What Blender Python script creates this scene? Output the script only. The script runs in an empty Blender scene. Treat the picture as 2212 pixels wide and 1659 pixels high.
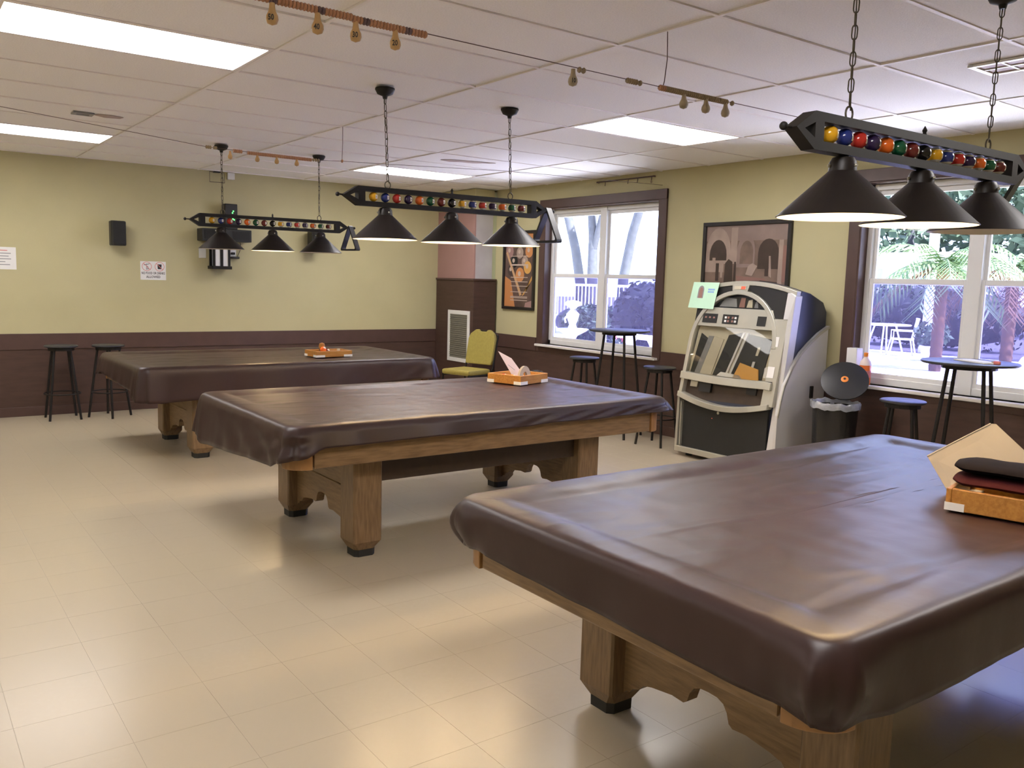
import bpy, bmesh, math, random
from mathutils import Vector, Matrix
random.seed(7)
S = bpy.context.scene
COL = S.collection
PI = math.pi
# ------------------------------------------------------------------ camera
F_PX = 1852.37
cam = bpy.data.cameras.new('camera'); CAM = bpy.data.objects.new('camera', cam); COL.objects.link(CAM)
cam.sensor_fit = 'HORIZONTAL'; cam.sensor_width = 36.0; cam.lens = F_PX / 2212 * 36.0
cam.clip_start = 0.05; cam.clip_end = 300
_y, _p, _r = (math.radians(a) for a in (36.309, -6.848, 1.597))
CPOS = Vector((-0.452, -4.371, 1.509))
_f = Vector((math.sin(_y)*math.cos(_p), math.cos(_y)*math.cos(_p), math.sin(_p)))
_rt = _f.cross(Vector((0, 0, 1))).normalized(); _up = _rt.cross(_f)
_rt2 = math.cos(_r)*_rt + math.sin(_r)*_up; _up2 = -math.sin(_r)*_rt + math.cos(_r)*_up
CAM.matrix_world = Matrix((( _rt2.x, _up2.x, -_f.x, CPOS.x), (_rt2.y, _up2.y, -_f.y, CPOS.y), (_rt2.z, _up2.z, -_f.z, CPOS.z), (0, 0, 0, 1)))
S.camera = CAM
# ------------------------------------------------------------------ sky, sun, exposure
W = bpy.data.worlds.new('sky'); S.world = W; W.use_nodes = True
bg = W.node_tree.nodes['Background']; bg.inputs[0].default_value = (0.50, 0.62, 1.0, 1); bg.inputs[1].default_value = 6.0
sun = bpy.data.lights.new('sun', 'SUN'); SUN = bpy.data.objects.new('sun', sun); COL.objects.link(SUN)
sun.energy = 36.0; sun.angle = 0.01; sun.color = (0.92, 0.93, 1.0)
SUN.location = (12, -6, 12)
SUN.rotation_euler = Vector((-0.12, 0.62, -1.0)).to_track_quat('-Z', 'Y').to_euler()
S.view_settings.view_transform = 'Standard'; S.view_settings.look = 'None'
S.view_settings.gamma = 1.0; S.view_settings.use_curve_mapping = False
S.view_settings.exposure = 0.72
PANEL_E = 12.0
BULB_E = 220.0
# ------------------------------------------------------------------ room numbers
XR, YB, ZC = 5.885, 5.544, 2.634
XL, YF = -4.2, -7.2
ZW = 0.843
# ------------------------------------------------------------------ materials
M = {}
def node_mat(name):
    m = bpy.data.materials.new(name); m.use_nodes = True
    return m, m.node_tree.nodes, m.node_tree.links, m.node_tree.nodes['Principled BSDF']
def mat(name, col, rough=0.5, metal=0.0, spec=0.5, var=0.0, scale=20.0, bump=0.0, bscale=60.0, stretch=(1, 1, 1), col2=None, emit=None, es=0.0, coat=0.0, alpha=None, detail=4):
    """plain procedural material: base colour with noise towards col2 (or darker by var), optional fine bump"""
    m, N, L, b = node_mat(name)
    b.inputs['Roughness'].default_value = rough; b.inputs['Metallic'].default_value = metal
    b.inputs['Specular IOR Level'].default_value = spec
    if coat: b.inputs['Coat Weight'].default_value = coat; b.inputs['Coat Roughness'].default_value = 0.1
    if emit: b.inputs['Emission Color'].default_value = (*emit, 1); b.inputs['Emission Strength'].default_value = es
    tc = N.new('ShaderNodeTexCoord'); mp = N.new('ShaderNodeMapping'); mp.inputs['Scale'].default_value = stretch
    L.new(tc.outputs['Object'], mp.inputs[0])
    if var or col2:
        n = N.new('ShaderNodeTexNoise'); n.inputs['Scale'].default_value = scale; n.inputs['Detail'].default_value = detail
        L.new(mp.outputs[0], n.inputs['Vector'])
        r = N.new('ShaderNodeValToRGB'); r.color_ramp.elements[0].position = 0.3; r.color_ramp.elements[1].position = 0.7
        c2 = col2 or tuple(c*(1-var) for c in col)
        r.color_ramp.elements[0].color = (*c2, 1); r.color_ramp.elements[1].color = (*col, 1)
        L.new(n.outputs['Fac'], r.inputs[0]); L.new(r.outputs[0], b.inputs['Base Color'])
    else:
        b.inputs['Base Color'].default_value = (*col, 1)
    if bump:
        n2 = N.new('ShaderNodeTexNoise'); n2.inputs['Scale'].default_value = bscale; n2.inputs['Detail'].default_value = 3
        L.new(mp.outputs[0], n2.inputs['Vector'])
        bp = N.new('ShaderNodeBump'); bp.inputs['Strength'].default_value = bump; bp.inputs['Distance'].default_value = 0.01
        L.new(n2.outputs['Fac'], bp.inputs['Height']); L.new(bp.outputs[0], b.inputs['Normal'])
    M[name] = m
    return m
def emit_mat(name, col, s):
    m, N, L, b = node_mat(name)
    b.inputs['Base Color'].default_value = (0.8, 0.8, 0.8, 1)
    b.inputs['Emission Color'].default_value = (*col, 1); b.inputs['Emission Strength'].default_value = s
    M[name] = m; return m
mat('wall', (0.535, 0.487, 0.285), 0.75, spec=0.25, var=0.06, scale=3.0, bump=0.06, bscale=140)
mat('wainscot', (0.088, 0.050, 0.039), 0.5, var=0.22, scale=5.0, stretch=(1, 1, 6), spec=0.35)
mat('trim_brown', (0.090, 0.050, 0.041), 0.42, var=0.15, scale=8.0, spec=0.45)
mat('white_paint', (0.78, 0.75, 0.70), 0.4, var=0.04, scale=6)
mat('vinyl_white', (0.80, 0.80, 0.78), 0.35)
mat('tile_ceiling', (0.95, 0.93, 0.93), 0.9, spec=0.1, var=0.10, scale=130.0, bump=0.22, bscale=180)
mat('grid_white', (0.88, 0.84, 0.83), 0.6)
mat('dark_gap', (0.13, 0.10, 0.09), 0.9)
mat('oak', (0.27, 0.170, 0.082), 0.42, col2=(0.165, 0.098, 0.045), scale=9.0, stretch=(1.0, 9.0, 9.0), bump=0.12, bscale=30)
mat('oak_end', (0.27, 0.170, 0.082), 0.42, col2=(0.165, 0.098, 0.045), scale=9.0, stretch=(9.0, 1.0, 9.0), bump=0.12, bscale=30)
mat('oak_leg', (0.25, 0.160, 0.080), 0.42, col2=(0.15, 0.090, 0.043), scale=9.0, stretch=(9.0, 9.0, 1.0), bump=0.12, bscale=30)
mat('oak_corner', (0.38, 0.195, 0.07), 0.38, var=0.3, scale=14.0)
mat('dark_wood', (0.055, 0.036, 0.025), 0.6, var=0.2)
mat('black_rubber', (0.018, 0.018, 0.016), 0.6)
mat('vinyl_brown', (0.036, 0.0165, 0.0150), 0.40, spec=0.40, var=0.18, scale=2.5, bump=0.14, bscale=9.0)
mat('iron_black', (0.014, 0.012, 0.011), 0.5, var=0.2, scale=30, spec=0.3)
mat('iron_shade', (0.016, 0.012, 0.011), 0.42, var=0.2, scale=20, spec=0.35)
mat('shade_white', (0.85, 0.80, 0.70), 0.45)
mat('chain', (0.10, 0.085, 0.06), 0.4, metal=0.6)
mat('plastic_black', (0.015, 0.015, 0.016), 0.45, var=0.1)
mat('plastic_grey', (0.25, 0.25, 0.26), 0.5)
mat('paper', (0.82, 0.81, 0.79), 0.8, var=0.03)
mat('paper_pink', (0.72, 0.60, 0.58), 0.8, var=0.03)
mat('card_tan', (0.46, 0.41, 0.34), 0.85, var=0.06, scale=12)
mat('ink_grey', (0.30, 0.30, 0.31), 0.8)
mat('ink_black', (0.03, 0.03, 0.035), 0.8)
mat('ink_red', (0.70, 0.22, 0.20), 0.8)
mat('ink_blue', (0.25, 0.42, 0.70), 0.8)
mat('paper_green', (0.55, 0.82, 0.62), 0.8, var=0.04)
mat('tray_wood', (0.50, 0.245, 0.055), 0.4, col2=(0.36, 0.15, 0.03), scale=10.0, stretch=(1, 8, 8))
mat('bead_wood', (0.42, 0.20, 0.10), 0.45, var=0.3, scale=30)
mat('bead_dark', (0.12, 0.07, 0.075), 0.5)
mat('bead_olive', (0.28, 0.20, 0.10), 0.5, var=0.3)
mat('tag_wood', (0.52, 0.32, 0.13), 0.45, var=0.2, scale=20)
mat('tag_pale', (0.36, 0.29, 0.19), 0.5, var=0.2, scale=20)
mat('wire', (0.12, 0.08, 0.08), 0.5, metal=0.5)
mat('silver', (0.50, 0.485, 0.41), 0.35, metal=0.5, var=0.08, scale=6)
mat('silver_pale', (0.66, 0.65, 0.64), 0.38, metal=0.2, var=0.06, scale=5)
mat('juke_dark', (0.022, 0.028, 0.055), 0.28, spec=0.6)
mat('juke_black', (0.014, 0.014, 0.014), 0.35, var=0.1)
mat('grille', (0.012, 0.012, 0.011), 0.75, bump=0.3, bscale=250)
mat('cream_panel', (0.55, 0.50, 0.38), 0.5)
mat('amber', (0.70, 0.38, 0.10), 0.5)
mat('rose_wood', (0.30, 0.16, 0.13), 0.6)
mat('upholstery', (0.35, 0.285, 0.06), 0.7, var=0.15, scale=40, bump=0.1, bscale=200)
mat('pink_panel', (0.40, 0.235, 0.215), 0.7, var=0.06, scale=5)
mat('duct_metal', (0.62, 0.60, 0.62), 0.5, metal=0.2, col2=(0.48, 0.45, 0.48), scale=2.5)
mat('green_strip', (0.52, 0.56, 0.36), 0.7)
mat('vent_grey', (0.21, 0.20, 0.16), 0.7)
mat('table_black', (0.022, 0.024, 0.034), 0.40, spec=0.9)
mat('liner', (0.40, 0.42, 0.46), 0.2, alpha=0.6, var=0.5, scale=14, spec=0.8)
mat('bag_black', (0.010, 0.010, 0.011), 0.25, bump=0.6, bscale=12)
mat('orange', (0.85, 0.26, 0.03), 0.4)
mat('orange_liquid', (0.85, 0.20, 0.05), 0.25)
mat('bottle_clear', (0.80, 0.66, 0.60), 0.25)
mat('stain', (0.48, 0.38, 0.36), 0.9, var=0.1)
mat('sepia_mid', (0.27, 0.185, 0.145), 0.35, var=0.35, scale=9)
mat('sepia_dark', (0.075, 0.05, 0.04), 0.35, var=0.2, scale=14)
mat('sepia_light', (0.46, 0.35, 0.29), 0.35, var=0.2, scale=9)
mat('sepia_wall', (0.34, 0.25, 0.22), 0.35, var=0.2, scale=7)
mat('frame_black', (0.018, 0.015, 0.014), 0.4)
mat('poster_bg', (0.17, 0.105, 0.085), 0.4, var=0.4, scale=6)
mat('poster_orange', (0.62, 0.27, 0.10), 0.4)
mat('poster_tan', (0.62, 0.38, 0.20), 0.4)
mat('poster_text', (0.60, 0.48, 0.40), 0.5)
for nm, c in dict(b1=(0.80, 0.42, 0.02), b2=(0.02, 0.035, 0.20), b3=(0.55, 0.035, 0.025), b4=(0.035, 0.02, 0.075), b5=(0.85, 0.16, 0.02), b6=(0.01, 0.11, 0.05), b7=(0.17, 0.025, 0.022), b8=(0.012, 0.012, 0.013)).items():
    mat('ball_'+nm, c, 0.12, spec=0.6)
mat('ball_white', (0.78, 0.73, 0.60), 0.15)
mat('green_led', (0.02, 0.3, 0.03), 0.5, emit=(0.1, 1.0, 0.15), es=3.0)
mat('red_led', (0.5, 0.05, 0.03), 0.5, emit=(1.0, 0.3, 0.15), es=0.25)
mat('concrete', (0.82, 0.79, 0.76), 0.85, var=0.1, scale=1.5)
mat('deck_shade', (0.07, 0.062, 0.075), 0.9, var=0.3, scale=0.8)  # shade lying over the far deck is put into its ground colour
mat('stone_white', (0.80, 0.78, 0.74), 0.8, var=0.1, scale=9)
mat('bark', (0.050, 0.052, 0.058), 0.9, var=0.35, scale=8)
mat('bark_orange', (0.12, 0.055, 0.025), 0.9, var=0.4, scale=6)
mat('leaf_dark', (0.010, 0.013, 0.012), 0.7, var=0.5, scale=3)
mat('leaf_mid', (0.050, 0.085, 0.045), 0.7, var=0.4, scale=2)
mat('leaf_palm', (0.06, 0.11, 0.03), 0.6, var=0.4, scale=3)
mat('roof_white', (0.82, 0.80, 0.78), 0.6)
mat('far_wall', (0.55, 0.50, 0.46), 0.8, var=0.1, scale=2)
mat('flower', (0.75, 0.12, 0.12), 0.7)
mat('metal_white', (0.75, 0.75, 0.78), 0.5)
emit_mat('panel_light', (1.0, 0.955, 0.945), PANEL_E)
emit_mat('bulb_on', (1.0, 0.72, 0.40), BULB_E)
mat('bulb_off', (0.75, 0.74, 0.72), 0.3)

def glass_mat(name, tint, refl):
    m, N, L, b = node_mat(name)
    N.remove(b); out = [n for n in N if n.type == 'OUTPUT_MATERIAL'][0]
    t = N.new('ShaderNodeBsdfTransparent'); t.inputs[0].default_value = (*tint, 1)
    g = N.new('ShaderNodeBsdfGlossy'); g.inputs['Roughness'].default_value = 0.02
    fr = N.new('ShaderNodeFresnel'); fr.inputs[0].default_value = refl
    mx = N.new('ShaderNodeMixShader'); L.new(fr.outputs[0], mx.inputs[0]); L.new(t.outputs[0], mx.inputs[1]); L.new(g.outputs[0], mx.inputs[2])
    L.new(mx.outputs[0], out.inputs[0]); M[name] = m
glass_mat('glass', (0.96, 0.97, 0.98), 1.25)
glass_mat('juke_glass', (0.95, 0.95, 0.93), 1.22)
glass_mat('picture_glass', (0.98, 0.98, 0.98), 1.10)
def screen_mat():
    m, N, L, b = node_mat('insect_screen')
    N.remove(b); out = [n for n in N if n.type == 'OUTPUT_MATERIAL'][0]
    t = N.new('ShaderNodeBsdfTransparent'); t.inputs[0].default_value = (0.66, 0.64, 0.82, 1)
    d = N.new('ShaderNodeBsdfDiffuse'); d.inputs[0].default_value = (0.05, 0.045, 0.075, 1)
    tr = N.new('ShaderNodeBsdfTranslucent'); tr.inputs[0].default_value = (0.05, 0.045, 0.075, 1)
    a = N.new('ShaderNodeAddShader'); L.new(d.outputs[0], a.inputs[0]); L.new(tr.outputs[0], a.inputs[1])
    mx = N.new('ShaderNodeMixShader'); mx.inputs[0].default_value = 0.22
    L.new(t.outputs[0], mx.inputs[1]); L.new(a.outputs[0], mx.inputs[2]); L.new(mx.outputs[0], out.inputs[0]); M['insect_screen'] = m
screen_mat()
def floor_mat():
    m, N, L, b = node_mat('floor_tile')
    g = N.new('ShaderNodeNewGeometry')
    dv = N.new('ShaderNodeVectorMath'); dv.operation = 'SUBTRACT'; dv.inputs[1].default_value = (0.742, -1.881, 0)
    sc = N.new('ShaderNodeVectorMath'); sc.operation = 'SCALE'; sc.inputs['Scale'].default_value = 1/0.3048
    fl = N.new('ShaderNodeVectorMath'); fl.operation = 'FLOOR'
    L.new(g.outputs['Position'], dv.inputs[0]); L.new(dv.outputs[0], sc.inputs[0]); L.new(sc.outputs[0], fl.inputs[0])
    wn = N.new('ShaderNodeTexWhiteNoise'); wn.noise_dimensions = '2D'; L.new(fl.outputs[0], wn.inputs['Vector'])
    n = N.new('ShaderNodeTexNoise'); n.inputs['Scale'].default_value = 1.1; n.inputs['Detail'].default_value = 5; L.new(g.outputs['Position'], n.inputs['Vector'])
    n2 = N.new('ShaderNodeTexNoise'); n2.inputs['Scale'].default_value = 45; n2.inputs['Detail'].default_value = 3; L.new(g.outputs['Position'], n2.inputs['Vector'])
    a = N.new('ShaderNodeMath'); a.operation = 'MULTIPLY_ADD'; a.inputs[1].default_value = 0.10; L.new(wn.outputs[0], a.inputs[0])
    b2 = N.new('ShaderNodeMath'); b2.operation = 'MULTIPLY_ADD'; b2.inputs[1].default_value = 0.0; L.new(n.outputs['Fac'], b2.inputs[0])
    c2 = N.new('ShaderNodeMath'); c2.operation = 'MULTIPLY'; c2.inputs[1].default_value = 0.25; L.new(n2.outputs['Fac'], c2.inputs[0])
    L.new(c2.outputs[0], b2.inputs[2]); L.new(b2.outputs[0], a.inputs[2])
    r = N.new('ShaderNodeValToRGB'); r.color_ramp.elements[0].position = 0.2; r.color_ramp.elements[1].position = 0.75
    r.color_ramp.elements[0].color = (0.48, 0.41, 0.30, 1); r.color_ramp.elements[1].color = (0.54, 0.47, 0.35, 1)
    L.new(a.outputs[0], r.inputs[0]); L.new(r.outputs[0], b.inputs['Base Color'])
    rr = N.new('ShaderNodeMapRange'); rr.inputs['To Min'].default_value = 0.24; rr.inputs['To Max'].default_value = 0.32
    b.inputs['Roughness'].default_value = 0.27
    b.inputs['Specular IOR Level'].default_value = 0.5
    M['floor_tile'] = m
floor_mat()
mat('grout', (0.45, 0.385, 0.29), 0.5)

# ------------------------------------------------------------------ mesh helpers
class MB:
    def __init__(s): s.v = []; s.f = []; s.mi = []; s.cur = 0
    def _add(s, vs, fs):
        o = len(s.v); s.v += [tuple(v) for v in vs]
        for f in fs: s.f.append([i+o for i in f]); s.mi.append(s.cur)
        return s
    def box(s, x0, x1, y0, y1, z0, z1):
        vs = [(x, y, z) for z in (z0, z1) for y in (y0, y1) for x in (x0, x1)]
        return s._add(vs, [(0, 2, 3, 1), (4, 5, 7, 6), (0, 1, 5, 4), (2, 6, 7, 3), (0, 4, 6, 2), (1, 3, 7, 5)])
    def cbox(s, c, d):
        return s.box(c[0]-d[0]/2, c[0]+d[0]/2, c[1]-d[1]/2, c[1]+d[1]/2, c[2]-d[2]/2, c[2]+d[2]/2)
    def prism(s, poly, fn0, fn1):
        """poly: list of 2-D points; fn0/fn1 map (a,b)->3-D for the two caps"""
        n = len(poly); vs = [fn0(*p) for p in poly] + [fn1(*p) for p in poly]
        fs = [list(range(n))[::-1], list(range(n, 2*n))] + [(i, (i+1) % n, n+(i+1) % n, n+i) for i in range(n)]
        return s._add(vs, fs)
    def strip(s, a, b, fn0, fn1):
        """closed solid ribbon between polylines a and b (same length)"""
        n = len(a); vs = [fn0(*p) for p in a]+[fn0(*p) for p in b]+[fn1(*p) for p in a]+[fn1(*p) for p in b]
        fs = []
        for i in range(n-1):
            fs += [(i, i+1, n+i+1, n+i), (2*n+i, 3*n+i, 3*n+i+1, 2*n+i+1), (i, 2*n+i, 2*n+i+1, i+1), (n+i, n+i+1, 3*n+i+1, 3*n+i)]
        fs += [(0, n, 3*n, 2*n), (n-1, 3*n-1, 4*n-1, 2*n-1)]
        return s._add(vs, fs)
    def lathe(s, prof, c=(0, 0, 0), n=24, axis='z', closed=False):
        vs = []; c = Vector(c)
        for (r, h) in prof:
            for i in range(n):
                a = 2*PI*i/n; p = (r*math.cos(a), r*math.sin(a), h)
                if axis == 'x': p = (p[2], p[0], p[1])
                elif axis == 'y': p = (p[0], p[2], p[1])
                vs.append(c+Vector(p))
        fs = []; m = len(prof)
        for j in range(m-1 if not closed else m):
            k = (j+1) % m
            for i in range(n): fs.append((j*n+i, j*n+(i+1) % n, k*n+(i+1) % n, k*n+i))
        if not closed:
            if prof[0][0] > 1e-6: fs.append(list(range(n))[::-1])
            if prof[-1][0] > 1e-6: fs.append(list(range((m-1)*n, m*n)))
        return s._add(vs, fs)
    def sphere(s, c, r, n=16, m=10, sz=1.0):
        return s.lathe([(max(1e-5, r*math.sin(PI*j/m)), -r*sz*math.cos(PI*j/m)) for j in range(m+1)], c, n)
    def tube(s, pts, r, n=8, closed=False, r1=None):
        pts = [Vector(p) for p in pts]; k = len(pts); vs = []
        t0 = (pts[1]-pts[0]).normalized(); ref = Vector((0, 0, 1)) if abs(t0.z) < 0.9 else Vector((1, 0, 0))
        u = t0.cross(ref).normalized()
        for i, p in enumerate(pts):
            if closed: t = (pts[(i+1) % k]-pts[i-1]).normalized()
            else: t = (pts[min(i+1, k-1)]-pts[max(i-1, 0)]).normalized()
            u = (u - t*u.dot(t)).normalized(); w = t.cross(u)
            rad = r if r1 is None else r+(r1-r)*i/(k-1)
            for j in range(n):
                a = 2*PI*j/n; vs.append(p+rad*(math.cos(a)*u+math.sin(a)*w))
        fs = []
        for i in range(k if closed else k-1):
            q = (i+1) % k
            for j in range(n): fs.append((i*n+j, i*n+(j+1) % n, q*n+(j+1) % n, q*n+j))
        if not closed: fs += [list(range(n))[::-1], list(range((k-1)*n, k*n))]
        return s._add(vs, fs)
    def build(s, name, mats, parent=None, smooth=None, bevel=0.0, kind=None, loc=None):
        me = bpy.data.meshes.new(name); me.from_pydata(s.v, [], s.f)
        if isinstance(mats, str): mats = [mats]
        for m in mats: me.materials.append(M[m])
        me.polygons.foreach_set('material_index', s.mi)
        bm = bmesh.new(); bm.from_mesh(me); bmesh.ops.recalc_face_normals(bm, faces=bm.faces); bm.to_mesh(me); bm.free()
        if smooth is not None:
            me.polygons.foreach_set('use_smooth', [True]*len(me.polygons)); me.set_sharp_from_angle(angle=math.radians(smooth))
        me.update()
        o = bpy.data.objects.new(name, me); COL.objects.link(o)
        if parent: o.parent = parent
        if loc: o.location = loc
        if bevel:
            b = o.modifiers.new('bevel', 'BEVEL'); b.width = bevel; b.segments = 2; b.limit_method = 'ANGLE'; b.angle_limit = math.radians(40)
        if kind: o['kind'] = kind
        return o
def tag(o, label, cat, group=None):
    o['label'] = label; o['category'] = cat
    if group: o['group'] = group
    return o
def thing(name, loc, label, cat, group=None, rz=0.0):
    o = bpy.data.objects.new(name, None); COL.objects.link(o); o.empty_display_size = 0.1
    o.location = loc; o.rotation_euler = (0, 0, rz)
    return tag(o, label, cat, group)
def kids(o): return [c for c in bpy.data.objects if c.parent == o]
CH = {}
def copy_tree(o, parent=None):
    c = o.copy(); COL.objects.link(c)
    if parent: c.parent = parent
    for ch in kids(o): copy_tree(ch, c)
    return c
def text_mesh(txt, size, align='CENTER'):
    cu = bpy.data.curves.new('lettering', 'FONT'); cu.body = txt; cu.size = size; cu.align_x = align; cu.align_y = 'CENTER'; cu.resolution_u = 2
    cu.extrude = 0.0003; cu.offset = size*0.018
    ob = bpy.data.objects.new('lettering', cu); COL.objects.link(ob)
    dg = bpy.context.evaluated_depsgraph_get(); dg.update()
    me = bpy.data.meshes.new_from_object(ob.evaluated_get(dg))
    bpy.data.objects.remove(ob); bpy.data.curves.remove(cu)
    return me
def text_obj(name, txt, size, m, parent, loc, rot, sx=1.0):
    me = text_mesh(txt, size); me.materials.clear(); me.materials.append(M[m])
    o = bpy.data.objects.new(name, me); COL.objects.link(o); o.parent = parent
    o.location = loc; o.rotation_euler = rot; o.scale = (sx, 1, 1)
    return o
def struct(o): o['kind'] = 'structure'; return o

# ================================================================== ROOM SHELL
# windows in the right wall (y0, y1, z0, z1)
WIN = [(1.82, 3.66, 0.775, 2.36), (-2.16, -0.40, 0.765, 2.36)]
struct(MB().box(XL, XR, YF, YB, -0.12, -0.001).build('floor', 'grout'))
FLOOR = bpy.data.objects['floor']
T = 0.3048; OX, OY = 0.742, -1.881
tile_me = MB().box(-T/2+0.0005, T/2-0.0005, -T/2+0.0005, T/2-0.0005, -0.001, 0.0).build('floor_tile', 'floor_tile', FLOOR)
cells = []
for i in range(math.floor((XL-OX)/T), math.ceil((XR-OX)/T)):
    for j in range(math.floor((YF-OY)/T), math.ceil((YB-OY)/T)):
        cx, cy = OX+(i+.5)*T, OY+(j+.5)*T
        d = Vector((cx, cy, 0))-CPOS; dep = d.dot(_f)
        vis = dep > 0.3 and abs(d.dot(_rt2)/dep) < 0.62 and abs(d.dot(_up2)/dep) < 0.47
        whole = cx-T/2 > XL and cx+T/2 < XR and cy-T/2 > YF and cy+T/2 < YB
        cells.append((d.length if (vis and whole) else 1e3+d.length, cx, cy))
cells.sort()
rest = MB()
for k, (dd, cx, cy) in enumerate(cells):
    if k < 300 and dd < 1e3:
        o = tile_me if k == 0 else tile_me.copy()
        if k: COL.objects.link(o)
        o.location = (cx, cy, 0)
    else:
        g = 0.0005
        x0, x1, y0, y1 = max(cx-T/2+g, XL), min(cx+T/2-g, XR), max(cy-T/2+g, YF), min(cy+T/2-g, YB)
        if x1-x0 > 0.01 and y1-y0 > 0.01: rest.box(x0, x1, y0, y1, -0.001, 0.0)
rest.build('floor_tiles', 'floor_tile', FLOOR, kind='stuff')
# walls
struct(MB().box(XL-0.1, XR+0.15, YB, YB+0.12, 0, ZC+0.12).build('wall_back', 'wall'))
struct(MB().box(XL-0.12, XL, YF-0.1, YB, 0, ZC+0.12).build('wall_left', 'wall'))
struct(MB().box(XL-0.1, XR+0.15, YF-0.12, YF, 0, ZC+0.12).build('wall_front', 'wall'))
wr = MB(); TW = 0.15
ys = [YF, WIN[1][0], WIN[1][1], WIN[0][0], WIN[0][1], YB]
for a, b in ((0, 1), (2, 3), (4, 5)): wr.box(XR, XR+TW, ys[a], ys[b], 0, ZC+0.12)
for w in WIN: wr.box(XR, XR+TW, w[0], w[1], 0, w[2]); wr.box(XR, XR+TW, w[0], w[1], w[3], ZC+0.12)
struct(wr.build('wall_right', 'wall'))
# wainscot, chair band and baseboards
struct(MB().box(XL, XR-0.012, YB-0.012, YB, 0.09, 0.68).build('trim_1', 'wainscot'))
struct(MB().box(XL, XR-0.02, YB-0.022, YB, 0.68, ZW).build('trim_2', 'trim_brown', bevel=0.004))
struct(MB().box(XL, XR-0.02, YB-0.024, YB, 0.0, 0.095).build('baseboard_back', 'trim_brown', bevel=0.004))
rp = MB(); rb = MB()
rp.box(XR-0.012, XR, YF, YB, 0.09, 0.68)
for a, b in ((YF, WIN[1][0]-0.11), (WIN[1][1]+0.11, WIN[0][0]-0.11), (WIN[0][1]+0.11, YB-0.024)): rb.box(XR-0.022, XR, a, b, 0.68, ZW)
for w in WIN: rb.box(XR-0.014, XR, w[0]-0.11, w[1]+0.11, 0.68, w[2]-0.025)
struct(rp.build('trim_3', 'wainscot')); struct(rb.build('trim_4', 'trim_brown', bevel=0.004))
struct(MB().box(XR-0.024, XR, YF, YB-0.024, 0.0, 0.095).build('baseboard_right', 'trim_brown', bevel=0.004))

def window(n, w, units):
    y0, y1, z0, z1 = w
    fr = MB(); cw = 0.10
    # brown casing around the opening and brown reveals
    fr.box(XR-0.022, XR, y0-cw, y0, z0-0.02, z1+cw-0.01); fr.box(XR-0.022, XR, y1, y1+cw, z0-0.02, z1+cw-0.01)
    fr.box(XR-0.026, XR, y0-cw, y1+cw, z1, z1+cw)
    fr.box(XR-0.02, XR+0.085, y0, y0+0.012, z0, z1); fr.box(XR-0.02, XR+0.085, y1-0.012, y1, z0, z1); fr.box(XR-0.02, XR+0.085, y0, y1, z1-0.012, z1)
    o = struct(fr.build('window_%d' % n, 'trim_brown', bevel=0.003))
    MB().box(XR-0.075, XR+0.09, y0-0.07, y1+0.07, z0-0.026, z0).build('sill', 'white_paint', o, bevel=0.005)
    yi0, yi1 = y0+0.012, y1-0.012; zt = z1-0.012; Xa, Xb = XR+0.075, XR+0.135
    un = (yi1-yi0)/units
    mf = MB(); zm = 1.585
    mf.box(Xa, Xb, yi0, yi1, zt-0.045, zt); mf.box(Xa, Xb, yi0, yi1, z0, z0+0.055)
    mf.box(Xa, Xb, yi0, yi0+0.04, z0, zt); mf.box(Xa, Xb, yi1-0.04, yi1, z0, zt)
    for k in range(1, units): mf.box(Xa-0.008, Xb, yi0+k*un-0.05, yi0+k*un+0.05, z0, zt)
    mf.build('window_frame', 'vinyl_white', o, bevel=0.004)
    for k in range(units):
        a = yi0+k*un+(0.045 if k else 0.04); b = yi0+(k+1)*un-(0.045 if k < units-1 else 0.04)
        up = MB(); s_ = 0.032
        for (za, zb, xa) in ((zm-0.02, zt-0.045, Xa+0.032), (z0+0.05, zm+0.025, Xa+0.008)):
            sb = MB(); xb = xa+0.024
            sb.box(xa, xb, a, a+s_, za, zb); sb.box(xa, xb, b-s_, b, za, zb); sb.box(xa, xb, a+s_, b-s_, za, za+0.04); sb.box(xa, xb, a+s_, b-s_, zb-0.04, zb)
            so = sb.build('sash', 'vinyl_white', o, bevel=0.003)
            MB().box(xa+0.010, xa+0.014, a+s_-0.004, b-s_+0.004, za+0.036, zb-0.036).build('pane', 'glass', so)
        MB().box(Xa+0.054, Xa+0.0545, a+0.01, b-0.01, z0+0.05, zm).build('insect_screen', 'insect_screen', o)
    return o
window(1, WIN[0], 2); window(2, WIN[1], 2)

# ceiling: backing, lay-in tiles, grid bars
CE = struct(MB().box(XL-0.1, XR+0.15, YF-0.1, YB+0.1, ZC+0.035, ZC+0.12).build('ceiling', 'dark_gap'))
A_, B_ = 1.2192, 0.6096
LIGHTS = [(c, r) for c in (-3, 0, 3) for r in (-6, 0, 6)]
tme = {}
c0, c1 = math.floor(XL/A_), math.ceil(XR/A_); r0, r1 = math.floor(YF/B_), math.ceil(YB/B_)
for c in range(c0, c1):
    for r in range(r0, r1):
        if (c, r) in LIGHTS: continue
        x0, x1 = max(c*A_+0.0115, XL), min((c+1)*A_-0.0115, XR); y0, y1 = max(r*B_+0.0115, YF), min((r+1)*B_-0.0115, YB)
        if x1-x0 < 0.03 or y1-y0 < 0.03: continue
        k = (round(x1-x0, 3), round(y1-y0, 3))
        if k not in tme:
            o = MB().box(-k[0]/2, k[0]/2, -k[1]/2, k[1]/2, 0, 0.02).build('ceiling_tile', 'tile_ceiling', CE); tme[k] = o.data
        else:
            o = bpy.data.objects.new('ceiling_tile', tme[k]); COL.objects.link(o); o.parent = CE
        o.location = ((x0+x1)/2, (y0+y1)/2, ZC+0.006+random.uniform(-0.002, 0.003))
        o.rotation_euler = (random.uniform(-.003, .003), random.uniform(-.0015, .0015), random.choice((0, PI)))
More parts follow.
